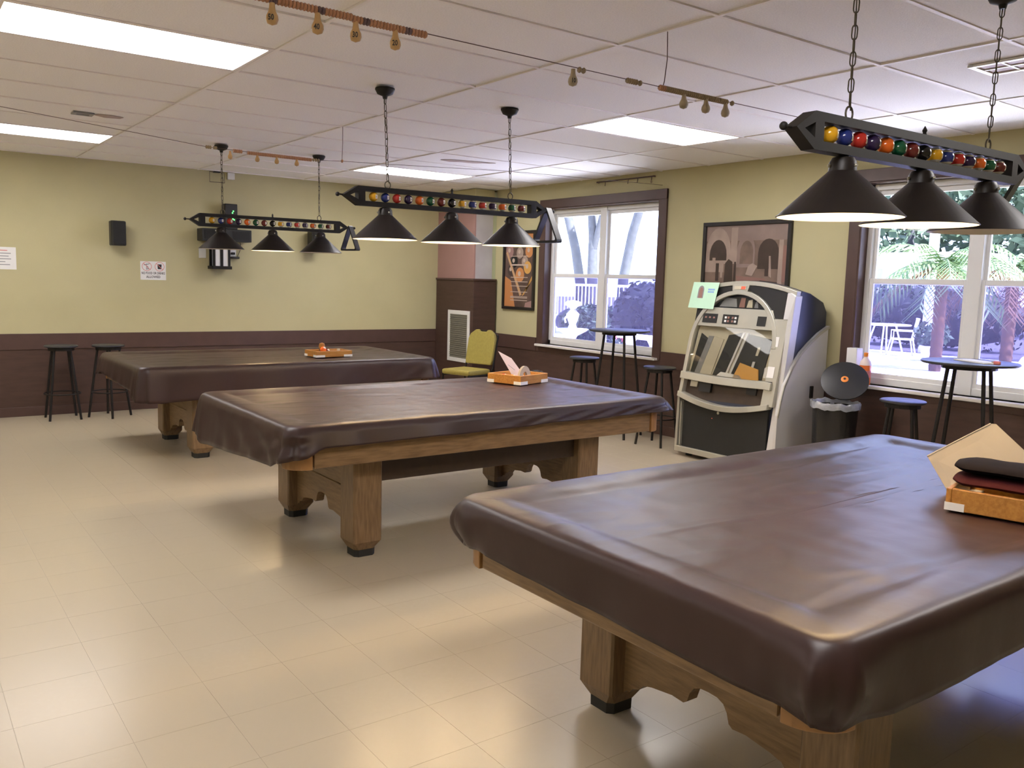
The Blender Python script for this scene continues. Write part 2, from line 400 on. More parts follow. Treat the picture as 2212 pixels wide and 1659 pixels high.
for c in range(c0, c1+1):
    if XL < c*A_ < XR: MB().box(c*A_-0.0095, c*A_+0.0095, YF, YB, ZC, ZC+0.03).build('grid_bar', 'grid_white', CE)
for r in range(r0, r1+1):
    if YF < r*B_ < YB: MB().box(XL, XR, r*B_-0.0095, r*B_+0.0095, ZC+0.0004, ZC+0.03).build('grid_bar', 'grid_white', CE)
LLAB = {(0, 0): 'long lit ceiling light panel nearest the camera, upper left of the photo', (0, 6): 'lit ceiling light panel cut by the left edge, close to the back wall',
        (3, 0): 'lit ceiling light panel above the framed sepia picture, in front of the right wall', (3, 6): 'lit ceiling light panel seen low behind the middle billiard lamp'}
for (c, r) in LIGHTS:
    t = thing('ceiling_light', (c*A_+A_/2, r*B_+B_/2, ZC), LLAB.get((c, r), 'lit ceiling light panel set in the tile ceiling behind the camera'), 'ceiling light', 'recessed light panels in the tile ceiling')
    f = MB(); hx, hy = A_/2-0.0115, B_/2-0.0115
    for (a, b, cc, d) in ((-hx, hx, -hy, -hy+0.018), (-hx, hx, hy-0.018, hy), (-hx, -hx+0.018, -hy+0.018, hy-0.018), (hx-0.018, hx, -hy+0.018, hy-0.018)): f.box(a, b, cc, d, 0.001, 0.03)
    f.build('frame', 'grid_white', t)
    MB().box(-hx+0.018, hx-0.018, -hy+0.018, hy-0.018, 0.006, 0.014).build('diffuser', 'panel_light', t)
# ceiling register with frame and dark cells; stain patches
def register(loc, w, d, label, nx, ny, name='ceiling_vent', fm='vinyl_white'):
    t = thing(name, loc, label, 'ceiling vent')
    f = MB(); b = 0.028
    f.box(-w/2, w/2, -d/2, -d/2+b, -0.006, 0.006); f.box(-w/2, w/2, d/2-b, d/2, -0.006, 0.006); f.box(-w/2, -w/2+b, -d/2+b, d/2-b, -0.006, 0.006); f.box(w/2-b, w/2, -d/2+b, d/2-b, -0.006, 0.006)
    f.build('frame', fm, t, bevel=0.002)
    MB().box(-w/2+b, w/2-b, -d/2+b, d/2-b, 0.001, 0.005).build('duct_opening', 'rose_wood', t)
    for i in range(1, nx): x = -w/2+i*w/nx; MB().box(x-0.008, x+0.008, -d/2+b, d/2-b, -0.004, 0.003).build('bar', fm, t)
    for i in range(1, ny): y = -d/2+i*d/ny; MB().box(-w/2+b, w/2-b, y-0.006, y+0.006, -0.003, 0.003).build('bar', fm, t)
register((4.095, -2.41, ZC-0.003), 0.25, 0.60, 'white framed ceiling register beside the nearest billiard lamp chain', 2, 4)
register((0.79, 2.69, ZC-0.003), 0.14, 0.11, 'small grey ceiling vent between the two left light panels', 1, 4, 'ceiling_grille', 'plastic_grey')
for (pts, nm) in (([(3.90, 2.80), (4.02, 2.84), (4.12, 2.78), (4.24, 2.76), (4.36, 2.66), (4.40, 2.60), (4.22, 2.64), (4.10, 2.67), (3.98, 2.70), (3.93, 2.75)], 'water_stain'), ([(0.87, 2.70), (0.95, 2.76), (1.05, 2.73), (1.06, 2.66), (0.97, 2.63), (0.89, 2.65)], 'water_stain')):
    MB().prism(pts, lambda x, y: (x, y, ZC-0.0012), lambda x, y: (x, y, ZC+0.003)).build(nm, 'stain', CE)

# ================================================================== POOL TABLES
CXT = 2.39; TY = [3.20, 0.25, -2.69]
TL = ['far pool table by the back wall, oak legs mostly hidden under its brown cover',
      'middle pool table with long oak apron and scalloped end panels showing',
      'nearest pool table at lower right, oak leg and scalloped end panel under the cover']
def make_table():
    t = thing('pool_table', (0, 0, 0), TL[0], 'pool table', 'covered pool tables')
    for sx in (-1, 1):
        for sy in (-1, 1):
            h, c = 0.085, 0.016; b = MB()
            oc = lambda r, k: [(-r+k, -r), (r-k, -r), (r, -r+k), (r, r-k), (r-k, r), (-r+k, r), (-r, r-k), (-r, -r+k)]
            top, mid, low = oc(h, 0.008), oc(h, 0.008), oc(h-0.022, 0.02)
            vs = [(x, y, 0.55) for x, y in top]+[(x, y, 0.085) for x, y in mid]+[(x, y, 0.04) for x, y in low]
            fs = [list(range(8)), list(range(16, 24))[::-1]]
            for k in (0, 8): fs += [(k+i, k+(i+1) % 8, k+8+(i+1) % 8, k+8+i) for i in range(8)]
            b._add(vs, fs)
            lg = b.build('leg', 'oak_leg', t, loc=(sx*0.785, sy*0.46, 0))
            MB().prism(oc(h-0.024, 0.02), lambda x, y: (x, y, 0.0), lambda x, y: (x*1.02, y*1.02, 0.042)).build('foot', 'black_rubber', lg)
    half = [(0, .245), (.035, .243), (.06, .232), (.075, .21), (.085, .178), (.10, .168), (.15, .172), (.24, .160), (.28, .150), (.30, .128), (.33, .118), (.345, .10), (.36, .10), (.385, .075)]
    prof = [(-y, z) for y, z in half[::-1]]+half[1:]
    for sx in (-1, 1):
        poly = [(-.385, .53)]+prof+[(.385, .53)]
        ep = MB().prism([(y, z) for y, z in poly], lambda y, z: (sx*0.785-0.024, y, z), lambda y, z: (sx*0.785+0.024, y, z)).build('end_panel', 'oak_end', t)
        MB().box(sx*0.785-0.029, sx*0.785+0.029, -.375, .375, 0.335, 0.35).build('moulding', 'oak_end', ep, bevel=0.006)
    for sy in (-1, 1):
        MB().box(-0.70, 0.70, sy*0.46-0.03, sy*0.46+0.03, 0.40, 0.545).build('frame_beam', 'dark_wood', t)
    MB().box(-1.18, 1.18, -.62, .62, 0.545, 0.70).build('slate_bed', 'dark_wood', t)
    for sy in (-1, 1):
        MB().box(-1.16, 1.16, sy*0.685-0.02, sy*0.685+0.02, 0.56, 0.72).build('apron', 'oak', t, bevel=0.006)
    for sx in (-1, 1):
        MB().box(sx*1.26-0.02, sx*1.26+0.02, -.585, .585, 0.56, 0.72).build('apron', 'oak_end', t, bevel=0.006)
        for sy in (-1, 1):
            cc = MB(); pts = []
            for k in range(7):
                a = PI/2*k/6; pts.append((sx*(1.17+0.115*math.sin(a)), sy*(0.595+0.115*math.cos(a))))
            pts.append((sx*1.16, sy*0.585))
            cc.prism(pts, lambda x, y: (x, y, 0.555), lambda x, y: (x, y, 0.725)).build('corner_casting', 'oak_corner', t, bevel=0.004)
    rl = MB(); rl.box(-1.27, 1.27, -.70, -.61, 0.72, 0.764); rl.box(-1.27, 1.27, .61, .70, 0.72, 0.764); rl.box(-1.27, -1.18, -.61, .61, 0.72, 0.764); rl.box(1.18, 1.27, -.61, .61, 0.72, 0.764)
    rl.build('rail', 'oak', t)
    MB().box(-1.16, 1.16, -.59, .59, 0.70, 0.736).build('cloth_bed', 'leaf_dark', t)
    return t
tab = make_table(); tables = [tab]
for i in (1, 2): tables.append(copy_tree(tab))
for t, y, lb in zip(tables, TY, TL): t.location = (CXT, y, 0); t['label'] = lb

from mathutils import noise as mnoise
def cover(cy, hem, seed, label, front_folds=0.0, cdrop=0.03, tuck=0.0):
    """brown vinyl cover: rings of a rounded rectangle, top sunk over the bed, skirts hanging to hem(side)"""
    HX, HY, R = 1.305, 0.735, 0.075; ne, nc = 70, 16
    def ring(d, out=0.0):
        pts = []; hx, hy = HX-d, HY-d; r = max(R-d*0.35, 0.02)
        segs = [((hx-r, -(hy)), (0, -1)), ]
        cs = [(hx-r, -(hy-r), -PI/2), (hx-r, hy-r, 0), (-(hx-r), hy-r, PI/2), (-(hx-r), -(hy-r), PI)]
        for q in range(4):
            x, y, a0 = cs[q]
            for k in range(nc): a = a0+PI/2*k/nc; pts.append((x+r*math.cos(a), y+r*math.sin(a), q+0.5*0, a))
            xa, ya = x+r*math.cos(a0+PI/2), y+r*math.sin(a0+PI/2)
            x2, y2, b0 = cs[(q+1) % 4]; xb, yb = x2+r*math.cos(b0), y2+r*math.sin(b0)
            for k in range(ne): f = k/ne; pts.append((xa+(xb-xa)*f, ya+(yb-ya)*f, q, a0+PI/2))
        return pts
    n = len(ring(0)); vs = []; rings = 0
    fz = lambda x, y, s: mnoise.noise(Vector((x*s+seed*7.3, y*s, seed)))
    ztop = 0.778
    ins = [0.70-0.016*k for k in range(33)]+[0.18, 0.172, 0.158, 0.145, 0.12, 0.08, 0.045, 0.02, 0.007, 0.0]
    for d in ins:
        for (x, y, q, a) in ring(d):
            if d > 0.02: q_ = min(1.0, max(0.0, (d-0.105)/0.085)); z = ztop-0.015*q_*q_*(3-2*q_)
            else: z = ztop-0.020*(1-d/0.02)**2
            damp = 1.0 if d > 0.05 else 0.35
            cre = 0.0
            if d > 0.04:
                for (ax, ay, th, am) in ((1.0, 4.0, .10, .0028), (1.6, 2.5, .12, .0020), (0.7, 6.0, .10, .0020)):
                    cre += am*max(0.0, 1-abs(mnoise.noise(Vector((x*ax+seed*3+y*.8, y*ay, seed+ax))))/th)
            z += cre+damp*(0.0022*fz(x, y, 2.2)+0.0020*fz(x*0.6+y*1.7, y-x*.4, 5.0)+0.0022*fz(x*3, y*0.7, 4.0)*(1 if d > .15 else 1.8))
            z = max(z, 0.745 if d >= 0.14 else 0.7695 if d > 0.02 else 0)
            vs.append((x, y, z))
        rings += 1
    # skirt
    def hemz(x, y):
        # blend the four side hems by proximity to each side
        w = {'f': max(0, -(y)-HY+0.16), 'b': max(0, y-HY+0.16), 'l': max(0, -x-HX+0.16), 'r': max(0, x-HX+0.16)}
        s = sum(w.values()) or 1
        z = 0
        for k in w:
            if w[k]: h0, h1 = hem[k]; f = (x+HX)/(2*HX) if k in 'fb' else (y+HY)/(2*HY); z += w[k]/s*(h0+(h1-h0)*f)
        cr = min(1, (max(0, abs(x)-HX+0.2)/0.2)*(max(0, abs(y)-HY+0.2)/0.2))
        return z-cdrop*cr+0.012*fz(x*2, y*2, 1.5)
    base = ring(0)
    for t in (0.1, 0.22, 0.36, 0.5, 0.64, 0.78, 0.9, 1.0):
        for i, (x, y, q, a) in enumerate(base):
            nx, ny = math.cos(a), math.sin(a)
            if nc and (i % (nc+ne)) >= nc: nx, ny = (math.cos(a), math.sin(a))
            cr = (max(0, abs(x)-HX+0.22)/0.22)*(max(0, abs(y)-HY+0.22)/0.22)
            hz = hemz(x, y); z = (ztop-0.020)+(hz-(ztop-0.020))*t
            s_ = i
            wv = fz(x*1.0, y*1.0, 3.2)*0.9+fz(x, y, 8.0)*0.6*(0.5+front_folds)
            o = 0.004+0.012*t+t*(0.012*wv+0.012)+cr*((1-tuck)*0.034*t*(1-0.35*t)+tuck*(0.035*math.sin(PI*t)-0.045*t*t))+cr*0.016*math.sin(i*0.62+seed)*t**0.7+cr*0.006*math.sin(i*1.5+seed*2)*t
            # diagonal folds towards the right end of the long sides
            if front_folds and y < -HY+0.1 and abs(x) < HX-0.05:
                o += front_folds*0.02*t*(1.2-t)*math.sin(26*x+9*t)*max(0, min(1, (x+0.2)/1.0))
            if front_folds >= 1 and x < -HX+0.1:
                o += 0.016*t*(1.3-t)*(math.sin(17*y+7*t+1.0)+0.6*math.sin(31*y-9*t))*min(1, max(0.15, (0.5-y)))
            if tuck: o -= 0.014*t
            o = max(o, 0.003 if not tuck else -0.012)
            vs.append((x+nx*o, y+ny*o, z))
        rings += 1
    fs = []
    for r in range(rings-1):
        for i in range(n): fs.append((r*n+i, r*n+(i+1) % n, (r+1)*n+(i+1) % n, (r+1)*n+i))
    # close the middle: strip across the innermost ring
    b = MB(); b._add(vs, fs)
    inner = list(range(n)); b.f.append(inner[::-1]); b.mi.append(0)
    o = b.build('table_cover', 'vinyl_brown', smooth=70, loc=(CXT, cy, 0.0))
    sm = o.modifiers.new('thickness', 'SOLIDIFY'); sm.thickness = 0.002; sm.offset = 1
    return tag(o, label, 'table cover', 'brown vinyl covers on the pool tables')
cover(TY[0], dict(f=(.50, .60), b=(.60, .60), l=(.58, .62), r=(.62, .62)), 1.0, 'brown vinyl cover on the far pool table, long skirt hiding its front apron', 0.3)
cover(TY[1], dict(f=(.665, .70), b=(.62, .62), l=(.58, .48), r=(.69, .62)), 2.0, 'brown vinyl cover on the middle pool table, hanging low over the left end', 1.0, 0.0)
cover(TY[2], dict(f=(.585, .60), b=(.62, .62), l=(.605, .635), r=(.62, .60)), 3.0, 'brown vinyl cover on the nearest pool table, with fold creases at the front corner', 0.2, 0.015, 1.0)

# ================================================================== BILLIARD LAMPS
BALLC = ['b1', 'b2', 'b3', 'b4', 'b5', 'b6', 'b7', 'b8', 'b1', 'b2', 'b3', 'b4', 'b5', 'b6', 'b7']
def ball_mesh(i, r, face):
    """billiard ball: colour, white number spot towards `face`, white caps on striped balls; real faces per colour"""
    b = MB(); n, m = 20, 14; f = Vector(face).normalized()
    b.sphere((0, 0, 0), r, n, m)
    for k, fc in enumerate(b.f):
        c = Vector((0, 0, 0))
        for v in fc: c += Vector(b.v[v])
        c.normalize()
        w = c.dot(f) > 0.90 or (i >= 8 and abs(c.z) > 0.62)
        b.mi[k] = 1 if w else 0
    return b
LAMPX = (-0.475, 0.0, 0.475)
def make_lamp():
    t = thing('billiard_lamp', (0, 0, 0), '', 'lamp', 'three-shade billiard lamps over the tables')
    fr = MB(); x1 = 0.665; h = 0.057; d = 0.024; bt = 0.028
    fr.box(-x1, x1, -d, d, h-bt, h); fr.box(-x1, x1, -d, d, -h, -h+bt)
    for s in (-1, 1):
        fr.box(min(s*x1, s*(x1-0.045)), max(s*x1, s*(x1-0.045)), -d, d, -h+bt, h-bt)
        for v in (-1, 1):
            poly = [(s*x1, v*h), (s*x1, v*(h-bt)), (s*(x1+0.060), v*0.004), (s*(x1+0.105), 0.0), (s*(x1+0.100), v*0.006)]
            poly = [(s*x1, v*h), (s*x1, v*(h-0.034)), (s*(x1+0.052), 0.0), (s*(x1+0.092), 0.0)]
            fr.prism(poly, lambda x, z: (x, -d, z), lambda x, z: (x, d, z))
    fr.build('frame', 'iron_black', t)
    for s in (-1, 1):
        fb = MB(); e_ = 0.115 if s < 0 else 0.152
        fb.tube([(s*(x1+0.080), 0, 0), (s*(x1+e_), 0, 0)], 0.005); fb.sphere((s*(x1+e_+0.008), 0, 0), 0.013, 12, 8)
        fb.build('finial', 'iron_black', t, smooth=40)
    sp = MB(); sp.lathe([(0.010, 0), (0.006, 0.012), (0.009, 0.02), (0.001, 0.035)], (0, 0, h), 10); sp.build('spike', 'iron_black', t, smooth=40)
    r = 0.0278; face = (0.30, -0.95, 0.0)
    for i in range(15):
        x = -0.555+i*1.11/14
        bo = ball_mesh(i, r, face).build('billiard_ball', ['ball_'+BALLC[i], 'ball_white'], t, smooth=60, loc=(x, 0, 0.0))
        fv = Vector(face).normalized()
        o = text_obj('number', str(i+1), 0.015, 'ink_black', bo, fv*(r+0.0002), (PI/2, 0, math.atan2(fv.x, -fv.y)), 0.8)
        MB().tube([(x, 0, -h+bt-0.002), (x, 0, -r*0.9)], 0.004, 6).build('ball_post', 'iron_black', t)
    for k, x in enumerate(LAMPX):
        sh = MB(); zt = -h
        sh.lathe([(0.012, zt), (0.034, zt-0.006), (0.042, zt-0.02), (0.044, zt-0.048), (0.052, zt-0.056), (0.199, zt-0.192), (0.197, zt-0.193), (0.050, zt-0.060), (0.040, zt-0.05), (0.012, zt-0.05)], (0, 0, 0), 40)
        so = sh.build('shade', 'iron_shade', t, smooth=35, loc=(x, 0, 0))
        ln = MB(); ln.lathe([(0.0365, zt-0.052), (0.049, zt-0.0612), (0.1958, zt-0.1935), (0.1938, zt-0.1937), (0.047, zt-0.0625), (0.035, zt-0.054)], (0, 0, 0), 40, closed=True)
        ln.build('lining', 'shade_white', so, smooth=35)
        bl = MB(); bl.lathe([(0.001, zt-0.168), (0.018, zt-0.163), (0.028, zt-0.145), (0.026, zt-0.125), (0.014, zt-0.10), (0.013, zt-0.07), (0.012, zt-0.055)], (0, 0, 0), 18)
        bl.build('bulb', 'bulb_on', so, smooth=60)
        for a in range(3):
            an = PI*0.17+a*2*PI/3
            MB().sphere((0.0465*math.cos(an), 0.0465*math.sin(an), zt-0.032), 0.006, 8, 6).build('screw', 'silver', so, smooth=60)
    return t
LINK = None
def hang(t, x, dx, zc, pale=False):
    """canopy on the ceiling, chain links and cord down to the bar; local z=0 is the bar centre"""
    global LINK
    z0 = 0.057; n = max(6, int((zc-z0-0.09)/0.039))
    cord = MB().tube([(x+0.012, 0.004, z0+0.03), (x+dx*0.25-0.010, -0.006, z0+(zc-z0)*.25), (x+dx*0.5+0.012, 0.006, z0+(zc-z0)*.5), (x+dx*0.75-0.010, -0.004, z0+(zc-z0)*.75), (x+dx, 0, zc-0.05)], 0.0022, 6).build('chain_cord', 'chain', t)
    ring = MB(); ring.tube([(x+0.019*math.cos(a), 0, z0+0.019+0.022*math.sin(a)) for a in [2*PI*k/16 for k in range(16)]], 0.0035, 6, True)
    ring.build('hanger_ring', 'chain', t, smooth=60)
    for k in range(n):
        f = (k+0.5)/n; z = z0+0.045+(zc-0.05-z0-0.045)*f
        if LINK is None:
            lk = MB(); p = []
            for q in range(14):
                a = 2*PI*q/14; p.append((0.0085*math.cos(a), 0, 0.015*math.sin(a)+(0.008 if math.sin(a) > 0 else -0.008)))
            o = lk.tube(p, 0.0022, 6, True).build('chain_link', 'chain', cord, smooth=60); LINK = o.data
        else:
            o = bpy.data.objects.new('chain_link', LINK); COL.objects.link(o); o.parent = cord
        o.location = (x+dx*f, 0, z); o.rotation_euler = (0, 0, (PI/2 if k % 2 else 0)+0.35)
    c = MB(); c.lathe([(0.058, zc), (0.060, zc-0.008), (0.046, zc-0.034), (0.016, zc-0.046), (0.012, zc-0.062)], (x+dx, 0, 0), 20); c.build('ceiling_canopy', 'iron_black', t, smooth=40)
LAMPS = [((2.50, 3.46, 1.975), 'small three-shade billiard lamp over the far table, only its middle bulb lit', (0, 1, 0), (0.0, 0.0)),
         ((2.515, 0.37, 1.992), 'three-shade billiard lamp over the middle table, all three bulbs lit', (1, 1, 1), (-0.02, -0.02)),
         ((2.525, -2.72, 1.995), 'large three-shade billiard lamp at upper right over the nearest table', (1, 1, 0), (0.0, 0.02))]
proto = make_lamp(); lamps = [proto]+[copy_tree(proto), copy_tree(proto)]
for t, (loc, lb, on, dx) in zip(lamps, LAMPS):
    t.location = loc; t['label'] = lb; t.rotation_euler = (0, math.radians(-0.4), 0)
    for s, d in zip((-1, 1), dx): hang(t, s*0.46, d, ZC-loc[2]-0.001)
    shs = sorted([c for c in kids(t) if c.name.startswith('shade')], key=lambda o: o.location.x)
    for s_, o_ in zip(shs, on):
        if not o_:
            bl = [c for c in kids(s_) if c.name.startswith('bulb')][0]
            bl.data = bl.data.copy(); bl.data.materials[0] = M['bulb_off']
# triangle racks hung on the right-hand finials
def rack(loc, rz, label):
    s, r, c = 0.265, 0.018, 0.028; b = MB(); hgt = 0.255; w = 0.125; d = 0.026; t_ = 0.016
    V2 = lambda x, y: Vector((x, y))
    def tri(k):
        P = [V2(0, 0-k*1.9), V2(-w+k*1.35, -hgt+k), V2(w-k*1.35, -hgt+k)]; pts = []
        for i in range(3):
            p, a, q = P[i], P[i-1], P[(i+1) % 3]; rr = 0.03-k*0.5
            u = (a-p).normalized(); v = (q-p).normalized()
            for j in range(7):
                f = j/6; e1 = p+u*rr; e2 = p+v*rr
                pts.append((1-f)**2*e1+2*f*(1-f)*p+f*f*e2)
        return [(p.x, p.y) for p in pts]
    A, B = tri(0), tri(t_)
    b.strip(A+[A[0]], B+[B[0]], lambda y, z: (-d, y, z), lambda y, z: (d, y, z))
    o = b.build('triangle_rack', 'plastic_black', smooth=40, loc=loc); o.rotation_euler = (0, 0, rz)
    return tag(o, label, 'ball rack', 'black triangle racks hung on the lamps')
rack((3.285, 3.46, 2.015), 0.25, 'black plastic triangle rack hanging on the end of the far billiard lamp')
rack((3.300, 0.37, 2.033), 0.15, 'black plastic triangle rack hanging on the middle lamp, in front of the window casing')
rack((3.310, -2.72, 2.036), 0.1, 'black plastic triangle rack hanging on the nearest lamp, cut by the right edge')

# ================================================================== CORNER CHASE
ch = thing('duct_chase', (XR, YB, 0), 'brown boxed-in duct chase in the far corner with a white return grille', 'duct chase')
bx0, by0 = 5.52-XR, 4.62-YB
o = MB().box(bx0, -0.024, by0, -0.024, 0.0, 1.50).build('lower_box', 'wainscot', ch, bevel=0.004)
MB().box(bx0-0.012, -0.024, by0-0.012, -0.024, 1.50, 1.525).build('ledge', 'trim_brown', ch, bevel=0.003)
MB().box(bx0+0.03, bx0+0.05, by0+0.05, -0.001, 1.525, ZC-0.25).build('side_panel', 'pink_panel', ch)
MB().box(bx0+0.05, -0.06, by0+0.05, -0.001, 1.525, ZC-0.25).build('duct', 'duct_metal', ch)
MB().box(-0.06, -0.001, by0+0.06, -0.001, 1.525, ZC-0.02).build('corner_strip', 'green_strip', ch)
MB().box(bx0+0.02, -0.06, by0+0.03, -0.001, ZC-0.25, ZC-0.002).build('soffit', 'wall', ch)
g = MB(); gy0, gy1, gz0, gz1 = 4.69-YB, 5.20-YB, 0.455, 1.115; b = 0.05; xo = bx0-0.012
g.box(xo, bx0, gy0, gy1, gz0, gz0+b); g.box(xo, bx0, gy0, gy1, gz1-b, gz1); g.box(xo, bx0, gy0, gy0+b, gz0+b, gz1-b); g.box(xo, bx0, gy1-b, gy1, gz0+b, gz1-b)
go = g.build('grille_frame', 'vinyl_white', ch, bevel=0.002)
MB().box(bx0-0.003, bx0, gy0+b, gy1-b, gz0+b, gz1-b).build('filter', 'vent_grey', go)
for k in range(22):
    z = gz0+b+0.012+k*(gz1-gz0-2*b-0.02)/21
    MB().box(xo+0.002, bx0-0.002, gy0+b, gy1-b, z-0.004, z+0.004).build('slat', 'vent_grey', go)

# ================================================================== BACK WALL THINGS
def flat(name, x0, x1, z0, z1, m, th=0.003, off=0.0, parent=None):
    return MB().box(x0, x1, YB-off-th, YB-off, z0, z1).build(name, m, parent)
# notice, left edge
t = thing('paper_notice', (0.55, YB, 1.59), 'white paper notice with faint red and grey print, cut by the left edge', 'notice')
MB().box(-0.12, 0.095, -0.002, -0.0003, -0.105, 0.115).build('sheet', 'paper', t)
for k, (w, c) in enumerate([(0.12, 'ink_red'), (0.15, 'ink_grey'), (0.13, 'ink_grey'), (0.15, 'ink_grey'), (0.10, 'ink_grey'), (0.14, 'ink_grey')]):
    MB().box(-0.10, -0.10+w, -0.0024, -0.002, 0.078-k*0.028, 0.086-k*0.028).build('text_line', c, t)
# no food or drinks sign
t = thing('no_food_sign', (1.943, YB, 1.512), 'white sign with two prohibition symbols reading no food or drinks allowed', 'sign')
MB().box(-0.132, 0.132, -0.003, -0.0003, -0.10, 0.10).build('plate', 'paper', t)
rw = (PI/2, 0, 0)
text_obj('lettering', 'NO FOOD OR DRINKS', 0.036, 'ink_black', t, (0, -0.0032, -0.028), rw, 0.66)
text_obj('lettering', 'ALLOWED', 0.036, 'ink_black', t, (0, -0.0032, -0.068), rw, 0.85)
for sx in (-1, 1):
    cx = sx*0.066; rg = MB()
    ci = [(cx+0.050*math.cos(2*PI*k/28), 0.045+0.050*math.sin(2*PI*k/28)) for k in range(29)]; cj = [(cx+0.045*math.cos(2*PI*k/28), 0.045+0.045*math.sin(2*PI*k/28)) for k in range(29)]
    rg.strip(ci, cj, lambda x, z: (x, -0.0038, z), lambda x, z: (x, -0.003, z))
    a = PI*0.75; dx, dz = math.cos(a), math.sin(a); px, pz = -dz*0.0028, dx*0.0028
    rg.prism([(cx-dx*.047+px, .045-dz*.047+pz), (cx+dx*.047+px, .045+dz*.047+pz), (cx+dx*.047-px, .045+dz*.047-pz), (cx-dx*.047-px, .045-dz*.047-pz)], lambda x, z: (x, -0.0038, z), lambda x, z: (x, -0.003, z))
    rg.build('prohibition_ring', 'ink_red', t)
    ic = MB()
    if sx < 0:
        ic.prism([(cx-.008, .008), (cx-.004, .075), (cx+.0, .075), (cx+.001, .008)], lambda x, z: (x, -0.0034, z), lambda x, z: (x, -0.003, z))
        ic.prism([(cx-.03, .055), (cx+.03, .070), (cx+.03, .078), (cx-.03, .066)], lambda x, z: (x, -0.0034, z), lambda x, z: (x, -0.003, z))
        ic.prism([(cx+.006, .01), (cx+.02, .012), (cx+.012, .05), (cx+.004, .05)], lambda x, z: (x, -0.0034, z), lambda x, z: (x, -0.003, z))
    else:
        ic.prism([(cx-.018, .018), (cx+.018, .018), (cx+.022, .070), (cx-.022, .070)], lambda x, z: (x, -0.0034, z), lambda x, z: (x, -0.003, z))
    ic.build('pictogram', 'ink_black' if sx > 0 else 'ink_grey', t)
# wall speakers
def speaker(x, z, w, h, label, rz=0.12):
    t = thing('wall_speaker', (x, YB-0.02, z), label, 'speaker', 'small black speakers on the back wall', rz)
    b = MB(); poly = [(-w/2, -0.15), (-w/2+0.02, -0.175), (w/2-0.02, -0.175), (w/2, -0.15), (w/2-0.02, -0.03), (-w/2+0.02, -0.03)]
    b.prism(poly, lambda x_, y_: (x_, y_, -h/2), lambda x_, y_: (x_, y_, h/2)); b.build('cabinet', 'plastic_black', t, bevel=0.01)
    MB().box(-w/2+0.014, w/2-0.014, -0.182, -0.174, -h/2+0.015, h/2-0.015).build('speaker_grille', 'grille', t, bevel=0.004)
    MB().box(-0.02, 0.02, -0.04, 0.012, -0.03, 0.03).build('bracket', 'plastic_black', t)
speaker(1.55, 1.89, 0.155, 0.255, 'small black wall speaker left of the far lamp, above the no food sign')
speaker(3.74, 1.905, 0.16, 0.25, 'small black wall speaker half hidden behind the right shade of the far lamp', 0.2)
# sound equipment shelf behind the far lamp
t = thing('equipment_shelf', (2.69, YB, 1.93), 'wide black equipment shelf on the back wall behind the far lamp', 'shelf')
MB().box(-0.275, 0.275, -0.20, -0.001, -0.07, 0.065).build('housing', 'plastic_black', t, bevel=0.006)
MB().box(-0.25, -0.06, -0.206, -0.199, -0.05, 0.045).build('front_panel', 'grille', t)
MB().box(0.06, 0.25, -0.206, -0.199, -0.05, 0.045).build('front_panel', 'grille', t)
t = thing('network_box', (2.76, YB-0.07, 1.996), 'tall black electronic box with green lights on the black wall shelf', 'electronic box')
MB().box(-0.07, 0.07, -0.06, 0.05, 0.0, 0.285).build('case', 'plastic_black', t, bevel=0.006)
for (x, z) in ((0.022, 0.205), (0.012, 0.185), (0.022, 0.135), (0.016, 0.118), (0.030, 0.110)): MB().box(x-0.006, x+0.006, -0.0625, -0.06, z-0.006, z+0.006).build('indicator_light', 'green_led', t)
t = thing('wall_lantern', (2.635, YB-0.095, 1.55), 'black four-sided lantern with frosted white panes under the equipment shelf', 'lantern')
w, d = 0.095, 0.075
MB().box(-w-0.015, w+0.015, -d-0.012, d+0.012, 0.0, 0.035).build('base', 'iron_black', t, bevel=0.004)
MB().box(-w-0.01, w+0.01, -d-0.01, d+0.01, 0.285, 0.31).build('cap', 'iron_black', t, bevel=0.004)
for x in (-w+0.012, 0, w-0.012):
    for y in (-d+0.012, d-0.012): MB().box(x-(0.012 if x else 0.016), x+(0.012 if x else 0.016), y-0.012, y+0.012, 0.035, 0.285).build('post', 'iron_black', t)
for x0, x1 in ((-w+0.024, -0.016), (0.016, w-0.024)): MB().box(x0, x1, -d+0.010, -d+0.014, 0.035, 0.285).build('pane', 'paper', t)
MB().box(-w+0.024, w-0.024, d-0.014, d-0.010, 0.035, 0.285).build('pane', 'paper', t)
MB().box(-0.02, 0.02, d+0.0, 0.094, 0.20, 0.24).build('bracket', 'iron_black', t)
t = thing('wall_outlet', (2.47, YB, 1.727), 'white electrical outlet plate left of the black lantern', 'outlet')
MB().box(-0.04, 0.04, -0.008, -0.0003, -0.058, 0.058).build('plate', 'vinyl_white', t, bevel=0.002)
for z in (-0.025, 0.025): MB().box(-0.017, 0.017, -0.010, -0.007, z-0.014, z+0.014).build('socket', 'paper', t)
t = thing('wall_outlet', (2.81, YB, 1.738), 'white outlet plate with a black plug right of the black lantern', 'outlet')
MB().box(-0.038, 0.038, -0.008, -0.0003, -0.045, 0.04).build('plate', 'vinyl_white', t, bevel=0.002)
MB().box(-0.02, 0.02, -0.035, -0.007, -0.018, 0.008).build('plug', 'plastic_black', t, bevel=0.004)
MB().box(-0.035, 0.065, -0.06, -0.007, -0.065, -0.04).build('adapter', 'plastic_black', t, bevel=0.008)
MB().tube([(0.045, -0.02, -0.05), (0.09, -0.015, 0.05), (0.09, -0.01, 0.11), (0.075, -0.02, 0.14)], 0.003, 6).build('cord', 'plastic_black', t)
t = thing('wire_cage', (2.635, YB, 2.575), 'thin dark wire frame high on the back wall above the far lamp', 'wire frame')
